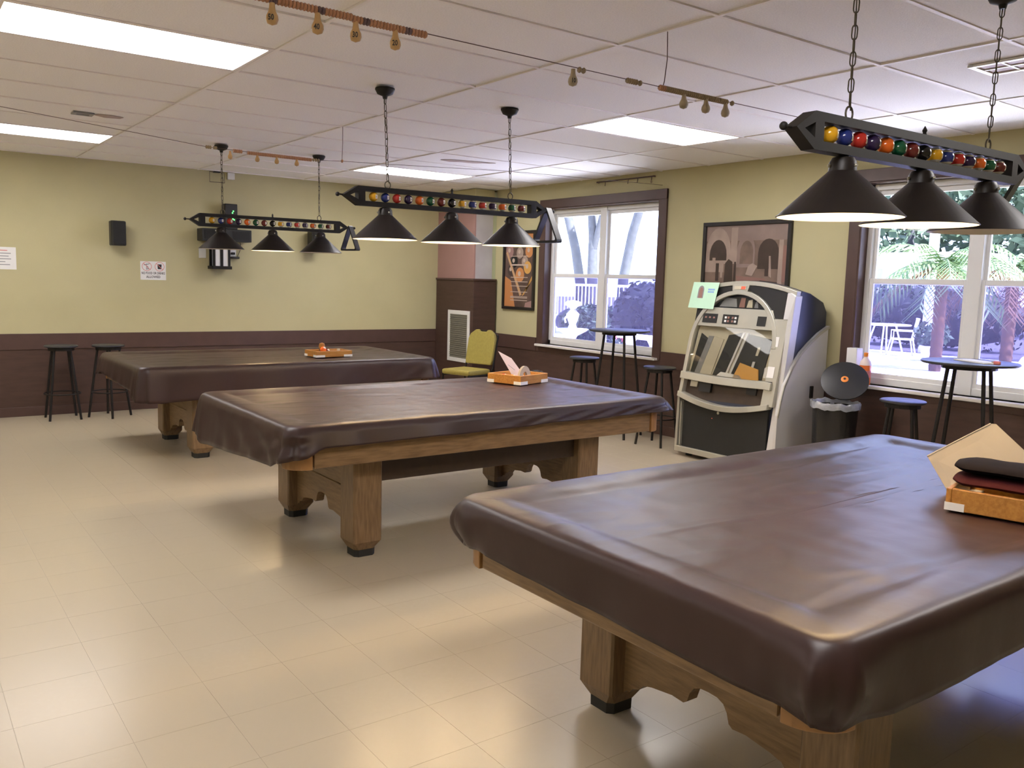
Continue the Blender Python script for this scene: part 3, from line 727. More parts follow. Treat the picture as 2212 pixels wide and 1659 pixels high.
MB().tube([(-0.08, -0.03, 0.05), (0.08, -0.03, 0.05), (0.085, -0.03, -0.06), (-0.08, -0.03, -0.06)], 0.004, 6, True).build('frame_wire', 'wire', t)
MB().box(-0.035, 0.035, -0.05, -0.001, 0.045, 0.058).build('mount', 'plastic_black', t)
t = thing('wall_sensor', (2.795, YB, 2.595), 'small white wall box under the ceiling beside the wire frame', 'sensor')
MB().box(-0.04, 0.04, -0.035, -0.0005, -0.037, 0.037).build('case', 'vinyl_white', t, bevel=0.006)
MB().box(-0.02, 0.02, -0.037, -0.034, -0.02, 0.005).build('lens', 'paper', t)

# ================================================================== RIGHT WALL PICTURES
def rel(y, z): return (y, z)
def wall_pic(name, y0, y1, z0, z1, fw, label, cat):
    t = thing(name, (XR, (y0+y1)/2, (z0+z1)/2), label, cat)
    hy, hz = (y1-y0)/2, (z1-z0)/2; f = MB()
    f.box(-0.03, -0.001, -hy, hy, -hz, -hz+fw); f.box(-0.03, -0.001, -hy, hy, hz-fw, hz); f.box(-0.03, -0.001, -hy, -hy+fw, -hz+fw, hz-fw); f.box(-0.03, -0.001, hy-fw, hy, -hz+fw, hz-fw)
    f.build('frame', 'frame_black', t, bevel=0.003)
    return t, hy-fw, hz-fw
def layer(t, name, poly, m, d, hy, hz):
    # poly in 0..1 (u from left as seen, v up)
    return MB().prism([((1-2*u)*hy, (2*v-1)*hz) for u, v in poly], lambda y, z: (-0.010-d, y, z), lambda y, z: (-0.009-d, y, z)).build(name, m, t)
def rect(u0, v0, u1, v1): return [(u0, v0), (u1, v0), (u1, v1), (u0, v1)]
def archp(u0, u1, v0, vs, vt, n=10):
    c, r = (u0+u1)/2, (u1-u0)/2
    return [(u0, v0), (u1, v0)]+[(c+r*math.cos(PI*k/n), vs+(vt-vs)*math.sin(PI*k/n)) for k in range(n+1)]
t, hy, hz = wall_pic('framed_photograph', 0.24, 1.225, 1.40, 2.105, 0.035, 'black framed sepia photograph of an arched hall above the jukebox', 'picture')
pr = MB().box(-0.010, -0.002, -hy, hy, -hz, hz).build('print', 'sepia_mid', t)
for k, (nm, poly, m) in enumerate([
    ('ceiling_vault', rect(0, .78, 1, 1), 'sepia_wall'), ('arch_wall', archp(0.0, .32, .45, .62, .97), 'sepia_light'), ('arch_opening', archp(.05, .27, .5, .58, .80), 'sepia_dark'),
    ('pier', rect(.32, .45, .40, .97), 'sepia_light'), ('arch_wall', archp(.40, .62, .4, .62, .86), 'sepia_wall'), ('arch_opening', archp(.44, .60, .45, .6, .78), 'sepia_mid'),
    ('arch_opening', archp(.66, .90, .38, .60, .80), 'sepia_dark'), ('pier', rect(.90, .1, .95, .78), 'sepia_light'), ('counter', rect(.0, .33, .24, .46), 'sepia_light'), ('window_light', rect(.09, .46, .13, .54), 'sepia_light'),
    ('figure', rect(.14, .2, .18, .46), 'sepia_dark'), ('figure', rect(.20, .25, .23, .50), 'sepia_light'), ('figure', [(.25, .18), (.36, .18), (.35, .48), (.30, .52), (.26, .46)], 'sepia_dark'),
    ('figure', [(.37, .2), (.40, .2), (.395, .48), (.375, .48)], 'sepia_dark'), ('table_plane', [(.40, .28), (.75, .25), (.85, .10), (.45, .12)], 'rose_wood'), ('figure', [(.52, .30), (.60, .28), (.66, .42), (.60, .46), (.55, .42)], 'sepia_light'),
    ('figure', rect(.75, .28, .79, .52), 'sepia_dark'), ('figure', [(.80, .28), (.83, .26), (.81, .56), (.79, .56)], 'sepia_light'), ('floor_light', [(0, 0), (.55, 0), (.5, .10), (0, .16)], 'sepia_light'), ('curtain', rect(.95, .2, 1, .7), 'rose_wood'),
    ('figure', [(.60, .05), (.95, .0), (.90, .20), (.70, .22)], 'sepia_dark')]):
    lo = layer(t, nm, poly, m, 0.0002*(k+1), hy, hz); lo.parent = pr
MB().box(-0.0175, -0.0160, -hy, hy, -hz, hz).build('glazing', 'picture_glass', t)

t, hy, hz = wall_pic('billiards_poster', 3.835, 4.485, 1.16, 2.12, 0.035, 'tall black framed poster of racked billiard balls and two cues beside the window', 'poster')
pr = MB().box(-0.010, -0.002, -hy, hy, -hz, hz).build('print', 'poster_bg', t)
k = 0
def L_(nm, poly, m):
    global k
    k += 1; lo = layer(t, nm, poly, m, 0.00015*k, hy, hz); lo.parent = pr
disc = lambda u, v, r: [(u+r*math.cos(2*PI*q/20), v+r*0.66*math.sin(2*PI*q/20)) for q in range(20)]
L_('top_band', rect(0, .88, 1, 1), 'poster_orange'); L_('side_glow', [(0, 0), (.38, 0), (.22, .36), (0, .42)], 'poster_orange'); L_('corner_glow', [(.72, 0), (1, 0), (1, .10), (.75, .06)], 'pink_panel')
for (u, v, r, m) in [(.16, .76, .13, 'pink_panel'), (.52, .74, .12, 'sepia_light'), (.84, .76, .13, 'poster_orange'), (.32, .62, .13, 'leaf_dark'), (.70, .62, .11, 'sepia_light'), (.80, .54, .13, 'amber'), (.54, .44, .15, 'poster_orange'), (.22, .50, .12, 'sepia_dark')]:
    L_('printed_ball', disc(u, v, r), m); L_('ball_spot', disc(u-.02, v+.015, r*0.35), 'poster_text')
L_('cue', [(.03, .74), (.08, .76), (.62, .17), (.55, .15)], 'poster_tan'); L_('cue', [(1.0, .40), (1.0, .46), (.70, .17), (.62, .15)], 'amber')
for v in (.835, .69, .575, .565, .40, .34, .28, .20, .135, .12, .085): L_('text_line', rect(.22, v, .82, v+.010), 'poster_text')
MB().box(-0.0175, -0.0160, -hy, hy, -hz, hz).build('glazing', 'picture_glass', t)
# bead rail high on the right wall
t = thing('hook_rail', (XR-0.005, 2.34, 2.600), 'thin dark rail with four small hooks under the ceiling above the window', 'hook rail')
MB().tube([(-0.02, -0.43, -0.006), (-0.02, 0.43, -0.006)], 0.007, 8).build('rail', 'wire', t)
for y in (-0.40, -0.20, -0.06, 0.29):
    MB().tube([(-0.02, y, -0.008), (-0.022, y, -0.03), (-0.026, y, -0.055)], 0.004, 6).build('hook', 'wire', t)
    if y < -0.3: MB().sphere((-0.026, y, -0.06), 0.011, 8, 6, 1.6).build('tag', 'tag_pale', t, smooth=60)
for y in (-0.42, 0.42): MB().box(-0.02, 0.005, y-0.008, y+0.008, -0.014, 0.002).build('bracket', 'wire', t)

# ================================================================== SCORING BEAD STRINGS
BEAD = {}
def bead(parent, loc, m, r=0.0125, w=0.0065):
    key = (m, r)
    if key not in BEAD:
        o = MB().lathe([(0.003, -w), (r*0.8, -w*0.85), (r, 0), (r*0.8, w*0.85), (0.003, w)], (0, 0, 0), 12, axis='x').build('bead', m, parent, smooth=40); BEAD[key] = o.data
    else:
        o = bpy.data.objects.new('bead', BEAD[key]); COL.objects.link(o); o.parent = parent
    o.location = loc
TAGM = {}
def num_tag(parent, loc, m, txt=None, s=1.0):
    if (m, s) not in TAGM:
        b = MB(); b.lathe([(0.009*s, 0.004), (0.010*s, -0.012*s), (0.012*s, -0.022*s), (0.019*s, -0.036*s), (0.0205*s, -0.048*s), (0.016*s, -0.060*s), (0.001, -0.066*s)], (0, 0, 0), 14)
        o = b.build('number_tag', m, parent, smooth=50); TAGM[(m, s)] = o.data
    else:
        o = bpy.data.objects.new('number_tag', TAGM[(m, s)]); COL.objects.link(o); o.parent = parent
    o.location = loc
    if txt: text_obj('number', txt, 0.026, 'ink_black', o, (-0.011, -0.0185, -0.046), (PI/2, 0, -0.5), 0.75)
t = thing('scoring_bead_string', (2.43, -1.546, 2.385), 'string of wooden scoring beads with numbered tags on a wire, nearest the camera', 'bead string', 'scoring bead strings under the ceiling')
MB().tube([(XL-2.43, 0, 0.06), (-1.8, 0, 0.012), (0, 0, 0.003), (1.2, 0, 0.004), (XR-2.43, 0, 0.07)], 0.0018, 6).build('wire', 'wire', t)
MB().tube([(0.0, 0, 0.246), (0.006, 0, 0.13), (-0.006, 0, 0.03), (-0.012, 0, 0.012)], 0.0022, 6).build('hanger', 'wire', t)
x = 0.56; q = 0
while x < 1.20:
    bead(t, (x-2.43, 0, 0.004 if x > .9 else 0.008), 'bead_dark' if q % 13 in (4, 5) else 'bead_wood', 0.0135, 0.0062); x += 0.0128; q += 1
for X, n in ((0.615, '50'), (0.772, '40'), (0.912, '30'), (1.066, '20')): num_tag(t, (X-2.43, 0, -0.006), 'tag_wood', n)
num_tag(t, (1.892-2.43, 0, -0.006), 'tag_pale', '10')
for X in (1.926, 1.948, 2.20, 2.213, 2.226, 2.239, 2.252, 2.275): bead(t, (X-2.43, 0, 0.0), 'bead_olive', 0.0125)
x = 2.40; q = 0
while x < 2.86:
    bead(t, (x-2.43, 0, 0.0), 'bead_wood' if q < 3 else 'bead_olive', 0.0135, 0.0062); x += 0.0128; q += 1
bead(t, (2.889-2.43, 0, 0), 'bead_olive', 0.0125)
for X in (2.555, 2.705, 2.843): num_tag(t, (X-2.43, 0, -0.006), 'tag_pale')
t = thing('scoring_bead_string', (2.43, 1.811, 2.37), 'string of wooden scoring beads on a wire in front of the far billiard lamp', 'bead string', 'scoring bead strings under the ceiling')
MB().tube([(XL-2.43, 0, 0.2), (0.179-2.43, 0, 0.104), (0.913-2.43, 0, 0.045), (1.406-2.43, 0, 0.003), (2.20-2.43, 0, -0.006), (0, 0, 0.010), (2.712-2.43, 0, 0.02), (4.0-2.43, 0, 0.085), (XR-2.43, 0, 0.13)], 0.0018, 6).build('wire', 'wire', t)
MB().tube([(0.0, 0, 0.263), (0.0, 0, 0.14), (-0.004, 0, 0.05), (-0.004, 0, 0.015)], 0.0022, 6).build('hanger', 'wire', t)
for X in (1.41, 1.423, 1.436, 1.462, 1.475): bead(t, (X-2.43, 0, 0.002), 'bead_olive', 0.0125)
for X in (1.60, 1.613, 1.626, 1.639, 1.652): bead(t, (X-2.43, 0, -0.004), 'bead_wood', 0.0135, 0.0062)
x = 1.70
while x < 2.175: bead(t, (x-2.43, 0, -0.007), 'bead_wood', 0.0135, 0.0062); x += 0.0128
for X in (2.195, 2.215, 2.235): bead(t, (X-2.43, 0, -0.005), 'bead_olive', 0.0125)
bead(t, (-0.004, 0, 0.010), 'bead_wood', 0.0135, 0.0062)
for X in (1.573, 1.768, 1.912, 2.064): num_tag(t, (X-2.43, 0, -0.012), 'tag_wood', None, 0.8)
# ceiling stain and mark beside the small grille

# ================================================================== JUKEBOX
JY = 0.87            # y of the left edge as seen; u runs towards -y
JW = 1.03
def jx(v): return 5.285+max(0.0, v-0.5)*0.20
def jt(u): return 1.568-0.075*((u-JW/2)/(JW/2))**2
JK = thing('jukebox', (5.56, JY-JW/2, 0), 'silver and black jukebox with arched glass front against the right wall', 'jukebox')
LX, LY = 5.56, JY-JW/2
P_ = lambda u, v, d: (jx(v)-d-LX, JY-u-LY, v)
# body shell: slices across the width
nb = 17; sl = []
for i in range(nb):
    u = JW*i/(nb-1); zt = jt(u); y = JY-u-LY
    pr_ = [(5.285, 0.03), (5.285, 0.5), (jx(zt-0.06), zt-0.06), (jx(zt)+0.02, zt), (5.62, zt-0.02), (5.80, zt-0.09), (5.855, zt-0.17), (5.858, 0.03)]
    sl.append([(x-LX, y, z) for x, z in pr_])
b = MB(); m_ = len(sl[0]); vs = [p for s_ in sl for p in s_]; fs = []
for i in range(nb-1):
    for j in range(m_): fs.append((i*m_+j, i*m_+(j+1) % m_, (i+1)*m_+(j+1) % m_, (i+1)*m_+j))
fs += [list(range(m_))[::-1], list(range((nb-1)*m_, nb*m_))]
b._add(vs, fs).build('cabinet', 'juke_dark', JK, bevel=0.006)
def panel(name, poly, m, d0, d1, parent=None, bev=0.0):
    return MB().prism(poly, lambda u, v: P_(u, v, d0), lambda u, v: P_(u, v, d1)).build(name, m, parent or JK, bevel=bev)
def ribbon(name, a, b_, m, d0, d1, bev=0.0):
    return MB().strip(a, b_, lambda u, v: P_(u, v, d0), lambda u, v: P_(u, v, d1)).build(name, m, JK, bevel=bev)
AC, AV = 0.465, 1.02        # arch centre
arc = lambda rx, rz, n=26, a0=0.0, a1=PI: [(AC-rx*math.cos(a0+(a1-a0)*k/n), AV+rz*math.sin(a0+(a1-a0)*k/n)) for k in range(n+1)]
us = [JW*k/30 for k in range(31)]
ribbon('top_trim', [(u, jt(u)-0.004) for u in us], [(u, jt(u)-0.040) for u in us], 'silver', -0.01, 0.045, 0.004)
ribbon('arch_trim', [(0.0, 0.56)]+arc(0.465, 0.465), [(0.035, 0.56)]+arc(0.425, 0.428), 'silver', -0.005, 0.055, 0.004)
panel('corner_panel', [(0.545, 1.495)]+[(u, jt(u)-0.042) for u in (0.55, 0.65, 0.75, 0.85, 0.955)]+[(0.952, 1.265), (0.865, 1.265)]+[(AC+0.467*math.cos(a), AV+0.467*math.sin(a)) for a in (0.56, 0.75, 0.95, 1.15, 1.3)], 'juke_black', -0.005, 0.035)
panel('corner_panel', [(0.385, 1.495)]+[(AC-0.467*math.cos(a), AV+0.467*math.sin(a)) for a in (1.3, 1.15, 0.95, 0.75, 0.56, 0.4)]+[(0.02, 1.20), (0.015, 1.44)]+[(u, jt(u)-0.042) for u in (0.1, 0.2, 0.3, 0.38)], 'juke_black', -0.005, 0.035)
panel('title_block', [(0.385, 1.475), (0.545, 1.475), (0.555, 1.532), (0.375, 1.532)], 'silver', -0.005, 0.05, bev=0.003)
panel('title_display', [(0.405, 1.492), (0.525, 1.492), (0.53, 1.52), (0.40, 1.52)], 'cream_panel', 0.05, 0.053); panel('title_lamp', [(0.475, 1.494), (0.52, 1.494), (0.522, 1.518), (0.478, 1.518)], 'red_led', 0.053, 0.055)
# right front stile and strip
panel('right_stile', [(0.885, 0.56), (1.0, 0.56), (1.0, 1.262), (0.862, 1.262), (0.890, 1.16)], 'silver', -0.005, 0.05, bev=0.004)
panel('edge_strip', [(0.968, 0.04), (JW+0.006, 0.04), (JW+0.006, 1.45), (0.99, 1.475), (0.955, 1.475), (0.958, 1.26), (0.998, 1.26)], 'silver_pale', -0.03, 0.06, bev=0.004)
panel('left_stile', [(-0.006, 0.04), (0.02, 0.04), (0.02, 0.56), (-0.006, 0.56)], 'silver', -0.02, 0.055, bev=0.003)
panel('left_line', [(0.038, 0.10), (0.048, 0.10), (0.048, 0.48), (0.038, 0.50)], 'silver', 0.0, 0.045)
# arch window with printed figures
win = [(AC-0.40*math.cos(a), AV+0.405*math.sin(a)) for a in [0.90+(PI-1.8)*k/16 for k in range(17)]]
panel('arch_backing', win, 'juke_black', 0.0, 0.012)
for (poly, m) in (([(.25, 1.34), (.44, 1.34), (.42, 1.41), (.30, 1.42)], 'plastic_grey'), ([(.46, 1.34), (.52, 1.34), (.515, 1.42), (.47, 1.42)], 'rose_wood'), ([(.54, 1.34), (.60, 1.34), (.59, 1.41), (.55, 1.40)], 'cream_panel'), ([(.62, 1.34), (.66, 1.34), (.645, 1.40), (.625, 1.39)], 'plastic_grey')):
    panel('printed_figure', poly, m, 0.012, 0.016)
panel('arch_glass', win, 'juke_glass', 0.036, 0.039)
# control strip
cs = panel('control_strip', [(0.05, 1.165), (0.90, 1.165), (0.865, 1.255), (0.83, 1.33), (0.10, 1.33), (0.065, 1.255)], 'silver', -0.005, 0.045, bev=0.004)
for (u0, u1, v0, v1) in ((0.115, 0.275, 1.195, 1.275), (0.335, 0.50, 1.195, 1.275), (0.70, 0.785, 1.195, 1.275)):
    panel('control_window', rect(u0, v0, u1, v1), 'juke_black', 0.045, 0.049)
for k in range(4):
    for r_ in range(2): panel('key', rect(0.36+0.03*k+(0.015 if k > 1 else 0), 1.21+0.03*r_, 0.38+0.03*k+(0.015 if k > 1 else 0), 1.228+0.03*r_), 'paper' if k in (0, 3) else 'rose_wood', 0.049, 0.052)
for k in range(3): panel('indicator', rect(0.14+0.045*k, 1.235, 0.16+0.045*k, 1.25), 'rose_wood', 0.049, 0.051)
# record display behind glass
panel('display_back', [(0.03, 0.745), (0.90, 0.745), (0.885, 1.165), (0.06, 1.165)], 'cream_panel', 0.0, 0.004)
for (poly, m, d) in (([(.05, .75), (.115, .75), (.20, 1.05), (.10, 1.10)], 'juke_black', .008), ([(.10, .75), (.165, .75), (.245, 1.08), (.19, 1.08)], 'plastic_grey', .010), ([(.165, .75), (.29, .75), (.36, 1.06), (.25, 1.08)], 'cream_panel', .012),
                     ([(.31, .75), (.44, .75), (.55, 1.13), (.41, 1.10)], 'juke_black', .014), ([(.44, .75), (.46, .75), (.575, 1.13), (.555, 1.13)], 'silver_pale', .018), ([(.48, .75), (.50, .75), (.615, 1.13), (.595, 1.13)], 'silver_pale', .018), ([(.50, .75), (.82, .75), (.86, 1.09), (.62, 1.12)], 'juke_black', .014),
                     ([(.535, .75), (.80, .75), (.78, .84), (.585, .88)], 'amber', .022), ([(.36, .75), (.63, .75), (.60, .775), (.40, .785)], 'paper', .022), ([(.70, .83), (.725, .83), (.735, .90), (.71, .90)], 'silver_pale', .020), ([(.725, .95), (.75, .95), (.76, 1.02), (.735, 1.02)], 'cream_panel', .020),
                     ([(.84, .78), (.885, .78), (.885, .88), (.84, .86)], 'paper', .022)):
    panel('record_card', poly, m, 0.004, d)
panel('display_glass', [(0.03, 0.745), (0.885, 0.745), (0.875, 1.165), (0.06, 1.165)], 'juke_glass', 0.036, 0.039)
panel('coin_slot', rect(0.905, 1.04, 0.95, 1.12), 'paper', 0.05, 0.053); panel('price_card', rect(0.895, 0.79, 0.96, 0.88), 'paper', 0.05, 0.053); panel('bill_slot', rect(0.895, 0.73, 0.96, 0.76), 'plastic_black', 0.05, 0.054)
ribbon('shelf_bar', [(JW*0.88*k/12+0.0, 0.758-0.012*math.sin(PI*k/12)) for k in range(13)]+[(0.965, 0.752)], [(JW*0.88*k/12+0.0, 0.695-0.012*math.sin(PI*k/12)) for k in range(13)]+[(0.965, 0.69)], 'silver', -0.005, 0.075, 0.005)
for (u0, u1) in ((0.09, 0.17), (0.70, 0.80)): panel('tray_block', rect(u0, 0.63, u1, 0.69), 'silver' if u0 < .1 else 'plastic_black', 0.0, 0.02)
panel('tray_block', rect(0.20, 0.60, 0.33, 0.69), 'plastic_black', 0.0, 0.03)
panel('tray_back', [(0.03, 0.52), (0.93, 0.55), (0.93, 0.70), (0.03, 0.70)], 'dark_wood', 0.0, 0.003)
sm = lambda o_: [(0.965*k/24, 0.583+o_-0.075*math.sin(PI*k/24)) for k in range(25)]
ribbon('smile_trim', sm(0.0), sm(-0.048), 'silver', -0.005, 0.07, 0.006)
panel('speaker_panel', [(0.06, 0.09), (0.955, 0.09), (0.955, 0.53)]+[(0.965*k/24, 0.545-0.075*math.sin(PI*k/24)) for k in range(22, 2, -2)]+[(0.06, 0.52)], 'grille', 0.0, 0.03)
panel('base_trim', [(-0.006, 0.04), (0.97, 0.04), (0.97, 0.09), (-0.006, 0.09)], 'silver', -0.01, 0.055, bev=0.004)
panel('lock', [(0.455+0.012*math.cos(2*PI*k/12), 0.44+0.012*math.sin(2*PI*k/12)) for k in range(12)], 'silver', 0.03, 0.036)
panel('keyhole_light', [(0.39+0.004*math.cos(2*PI*k/8), 0.385+0.004*math.sin(2*PI*k/8)) for k in range(8)], 'red_led', 0.03, 0.034)
# pale side panel and handle on the right-hand side
ys_ = JY-JW-LY
sp = [(5.25, 0.04), (5.25, 0.50), (5.275, 0.62), (5.31, 0.74), (5.40, 0.89), (5.50, 1.0), (5.61, 1.08), (5.73, 1.155), (5.862, 1.215), (5.862, 0.04)]
MB().prism(sp, lambda x, z: (x-LX, ys_-0.024, z), lambda x, z: (x-LX, ys_+0.002, z)).build('side_panel', 'silver_pale', JK, bevel=0.004)
MB().strip([(x, z) for x, z in sp[1:9]], [(x+0.012, z-0.02) for x, z in sp[1:9]], lambda x, z: (x-LX, ys_-0.032, z), lambda x, z: (x-LX, ys_-0.022, z)).build('side_trim', 'silver', JK, bevel=0.002)
MB().box(5.655-LX, 5.695-LX, ys_-0.036, ys_-0.022, 0.62, 0.72).build('side_handle', 'plastic_black', JK, bevel=0.004)
for dx in (-0.22, 0.22):
    for dy in (-0.44, 0.44): MB().lathe([(0.03, 0.0), (0.03, 0.032)], (dx, dy, 0), 14).build('foot', 'black_rubber', JK)
# green flyer taped on the upper left
t = thing('green_flyer', (5.42, 0.78, 1.43), 'pale green paper flyer taped to the upper left of the jukebox', 'flyer')
fx = lambda v: jx(v)-0.064-5.42
fl = [(-0.065, 1.318), (0.225, 1.313), (0.243, 1.545), (-0.05, 1.545)]
MB().prism(fl, lambda u, v: (fx(v), JY-u-0.78, v-1.43), lambda u, v: (fx(v)-0.0012, JY-u-0.78, v-1.43)).build('sheet', 'paper_green', t)
MB().prism(archp(0.02, 0.085, 1.405, 1.475, 1.515), lambda u, v: (fx(v)-0.0012, JY-u-0.78, v-1.43), lambda u, v: (fx(v)-0.0018, JY-u-0.78, v-1.43)).build('printed_figure', 'plastic_grey', t)
MB().prism(archp(0.032, 0.073, 1.405, 1.465, 1.50), lambda u, v: (fx(v)-0.0018, JY-u-0.78, v-1.43), lambda u, v: (fx(v)-0.0022, JY-u-0.78, v-1.43)).build('printed_figure', 'rose_wood', t)
for (u0, v0, u1, v1) in ((0.13, 1.475, 0.205, 1.49), (0.13, 1.455, 0.20, 1.468)): MB().prism(rect(u0, v0, u1, v1), lambda u, v: (fx(v)-0.0012, JY-u-0.78, v-1.43), lambda u, v: (fx(v)-0.0018, JY-u-0.78, v-1.43)).build('text_line', 'ink_blue', t)

# ================================================================== STOOLS, BAR TABLES, CHAIR, BIN
def make_round(name, H, R, spread_t, spread_b, rl, label, cat, group, ring_z, th=0.022):
    t = thing(name, (0, 0, 0), label, cat, group)
    MB().lathe([(0.001, H-th-0.002), (R-0.012, H-th), (R, H-th*0.6), (R, H-th*0.2), (R-0.006, H), (0.001, H)], (0, 0, 0), 36).build('seat' if cat == 'stool' else 'table_top', 'table_black', t, smooth=40)
    MB().lathe([(spread_t+0.02, H-th-0.03), (spread_t+0.02, H-th)], (0, 0, 0), 24).build('collar', 'iron_black', t)
    for k in range(4):
        a = PI/4+k*PI/2; c, s = math.cos(a), math.sin(a)
        MB().tube([(spread_t*c, spread_t*s, H-th-0.004), (spread_b*c, spread_b*s, 0.0)], rl, 8).build('leg', 'iron_black', t, smooth=60)
    if ring_z:
        rr = spread_t+(spread_b-spread_t)*(1-ring_z/H)
        MB().tube([(rr*math.cos(2*PI*k/24), rr*math.sin(2*PI*k/24), ring_z) for k in range(24)], 0.007, 6, True).build('foot_ring', 'iron_black', t, smooth=60)
    return t
stool = make_round('bar_stool', 0.745, 0.155, 0.10, 0.20, 0.012, '', 'stool', 'round black bar stools', 0.26)
spots = [((5.42, 2.36), 0.3, 'round black bar stool left of the bar table under the corner window'), ((5.44, 1.30), 0.2, 'round black bar stool between the corner window table and the jukebox'),
         ((5.38, -1.14), 0.35, 'round black bar stool beside the trash bin, its seat shining blue'),
         ((0.97, 5.22), 0.0, 'dark bar stool against the back wall, leftmost in the photo'), ((1.40, 5.18), 0.7, 'dark bar stool against the back wall, half hidden by the far table cover')]
for i, ((x, y), rz, lb) in enumerate(spots):
    o = stool if i == 0 else copy_tree(stool); o.location = (x, y, 0); o.rotation_euler = (0, 0, rz); o['label'] = lb
bt = make_round('bar_table', 1.06, 0.30, 0.15, 0.27, 0.013, 'tall round black bar table in front of the corner window', 'table', 'round bar tables at the windows', 0, 0.02)
bt.location = (5.42, 1.85, 0); bt.rotation_euler = (0, 0, 0.35)
o = copy_tree(bt); o.location = (5.40, -1.57, 0); o.rotation_euler = (0, 0, 0.25); o['label'] = 'tall round black bar table in front of the right window, white paper on top'
t = thing('newspaper', (5.38, -1.62, 1.0605), 'folded white newspaper lying on the right bar table', 'newspaper', rz=-0.5)
MB().box(-0.06, 0.06, -0.16, 0.15, 0.0, 0.008).build('sheets', 'paper', t, bevel=0.002); MB().box(-0.05, 0.05, -0.15, 0.13, 0.008, 0.011).build('top_sheet', 'paper', t)
t = thing('red_lighter', (5.32, -1.78, 1.0605), 'small red object on the edge of the right bar table', 'lighter')
MB().box(-0.012, 0.012, -0.02, 0.02, 0.0, 0.022).build('body', 'ink_red', t, bevel=0.005); MB().box(-0.008, 0.008, 0.02, 0.032, 0.003, 0.019).build('cap', 'silver', t)

# banquet chair
t = thing('banquet_chair', (5.03, 4.00, 0), 'banquet chair with mustard yellow cushions beside the brown corner chase', 'chair', rz=math.atan2(-0.3, -0.95))
# local +x is the way it faces
MB().box(-0.20, 0.21, -0.205, 0.205, 0.415, 0.475).build('seat', 'upholstery', t, bevel=0.022)
bk = []
for (y, z) in [(-0.185, 0.0), (-0.20, 0.05), (-0.20, 0.30), (-0.175, 0.36), (-0.11, 0.405), (-0.075, 0.41), (-0.05, 0.385), (0.05, 0.385), (0.075, 0.41), (0.11, 0.405), (0.175, 0.36), (0.20, 0.30), (0.20, 0.05), (0.185, 0.0)]: bk.append((y, z))
lean = lambda z: -0.235-z*0.20
MB().prism(bk, lambda y, z: (lean(z)+0.025, y, 0.515+z), lambda y, z: (lean(z)-0.025, y, 0.515+z)).build('backrest', 'upholstery', t, bevel=0.012)
for s in (-1, 1):
    MB().tube([(0.19, s*0.19, 0.43), (0.21, s*0.20, 0.0)], 0.011, 8).build('leg', 'iron_black', t, smooth=60)
    MB().tube([(-0.33, s*0.205, 0.86), (-0.245, s*0.205, 0.50), (-0.21, s*0.20, 0.40), (-0.27, s*0.20, 0.0)], 0.011, 8).build('leg', 'iron_black', t, smooth=60)
    MB().tube([(-0.21, s*0.195, 0.405), (0.20, s*0.195, 0.405)], 0.010, 8).build('seat_frame', 'iron_black', t, smooth=60)
MB().tube([(-0.33, -0.205, 0.86), (-0.345, -0.10, 0.905), (-0.345, 0.10, 0.905), (-0.33, 0.205, 0.86)], 0.010, 8).build('back_frame', 'iron_black', t, smooth=60)

# trash bin with liner and open lid
t = thing('trash_bin', (5.48, -0.545, 0), 'round black trash bin with shiny liner over the rim and raised lid', 'trash bin')
MB().lathe([(0.001, 0.0), (0.135, 0.0), (0.145, 0.012), (0.168, 0.60), (0.172, 0.62), (0.160, 0.62), (0.135, 0.02), (0.001, 0.015)], (0, 0, 0), 32).build('bucket', 'bag_black', t, smooth=40)
ln = []; nn = 48
lb_ = MB(); vs = []
for (r, z) in ((0.155, 0.55), (0.166, 0.645), (0.176, 0.652), (0.184, 0.635), (0.181, 0.60)):
    for k in range(nn): a = 2*PI*k/nn; w = 0.005*math.sin(7*a)+0.004*math.sin(13*a+1)+random.uniform(-.002, .002); vs.append(((r+w)*math.cos(a), (r+w)*math.sin(a), z+w))
lb_._add(vs, [(j*nn+i, j*nn+(i+1) % nn, (j+1)*nn+(i+1) % nn, (j+1)*nn+i) for j in range(4) for i in range(nn)]); lb_.build('liner', 'liner', t, smooth=60)
ld = MB(); ld.lathe([(0.001, -0.008), (0.165, -0.012), (0.178, -0.006), (0.178, 0.004), (0.15, 0.014), (0.001, 0.020)], (0, 0, 0), 36)
lo = ld.build('lid', 'plastic_black', t, smooth=40, loc=(0.13, 0.02, 0.805)); lo.rotation_euler = (0, math.radians(-50), 0.52)
kb = MB(); kb.lathe([(0.028, 0.018), (0.028, 0.023), (0.02, 0.027), (0.001, 0.028)], (0, 0, 0), 18); kb.build('lid_emblem', 'orange', lo, smooth=40)
kb = MB(); kb.lathe([(0.010, 0.0275), (0.010, 0.029), (0.001, 0.0295)], (0, 0, 0), 12); kb.build('emblem_centre', 'ink_black', lo)
MB().tube([(0.168, 0.0, 0.60), (0.20, 0.02, 0.66), (0.21, 0.02, 0.70)], 0.01, 8).build('hinge', 'plastic_black', t)

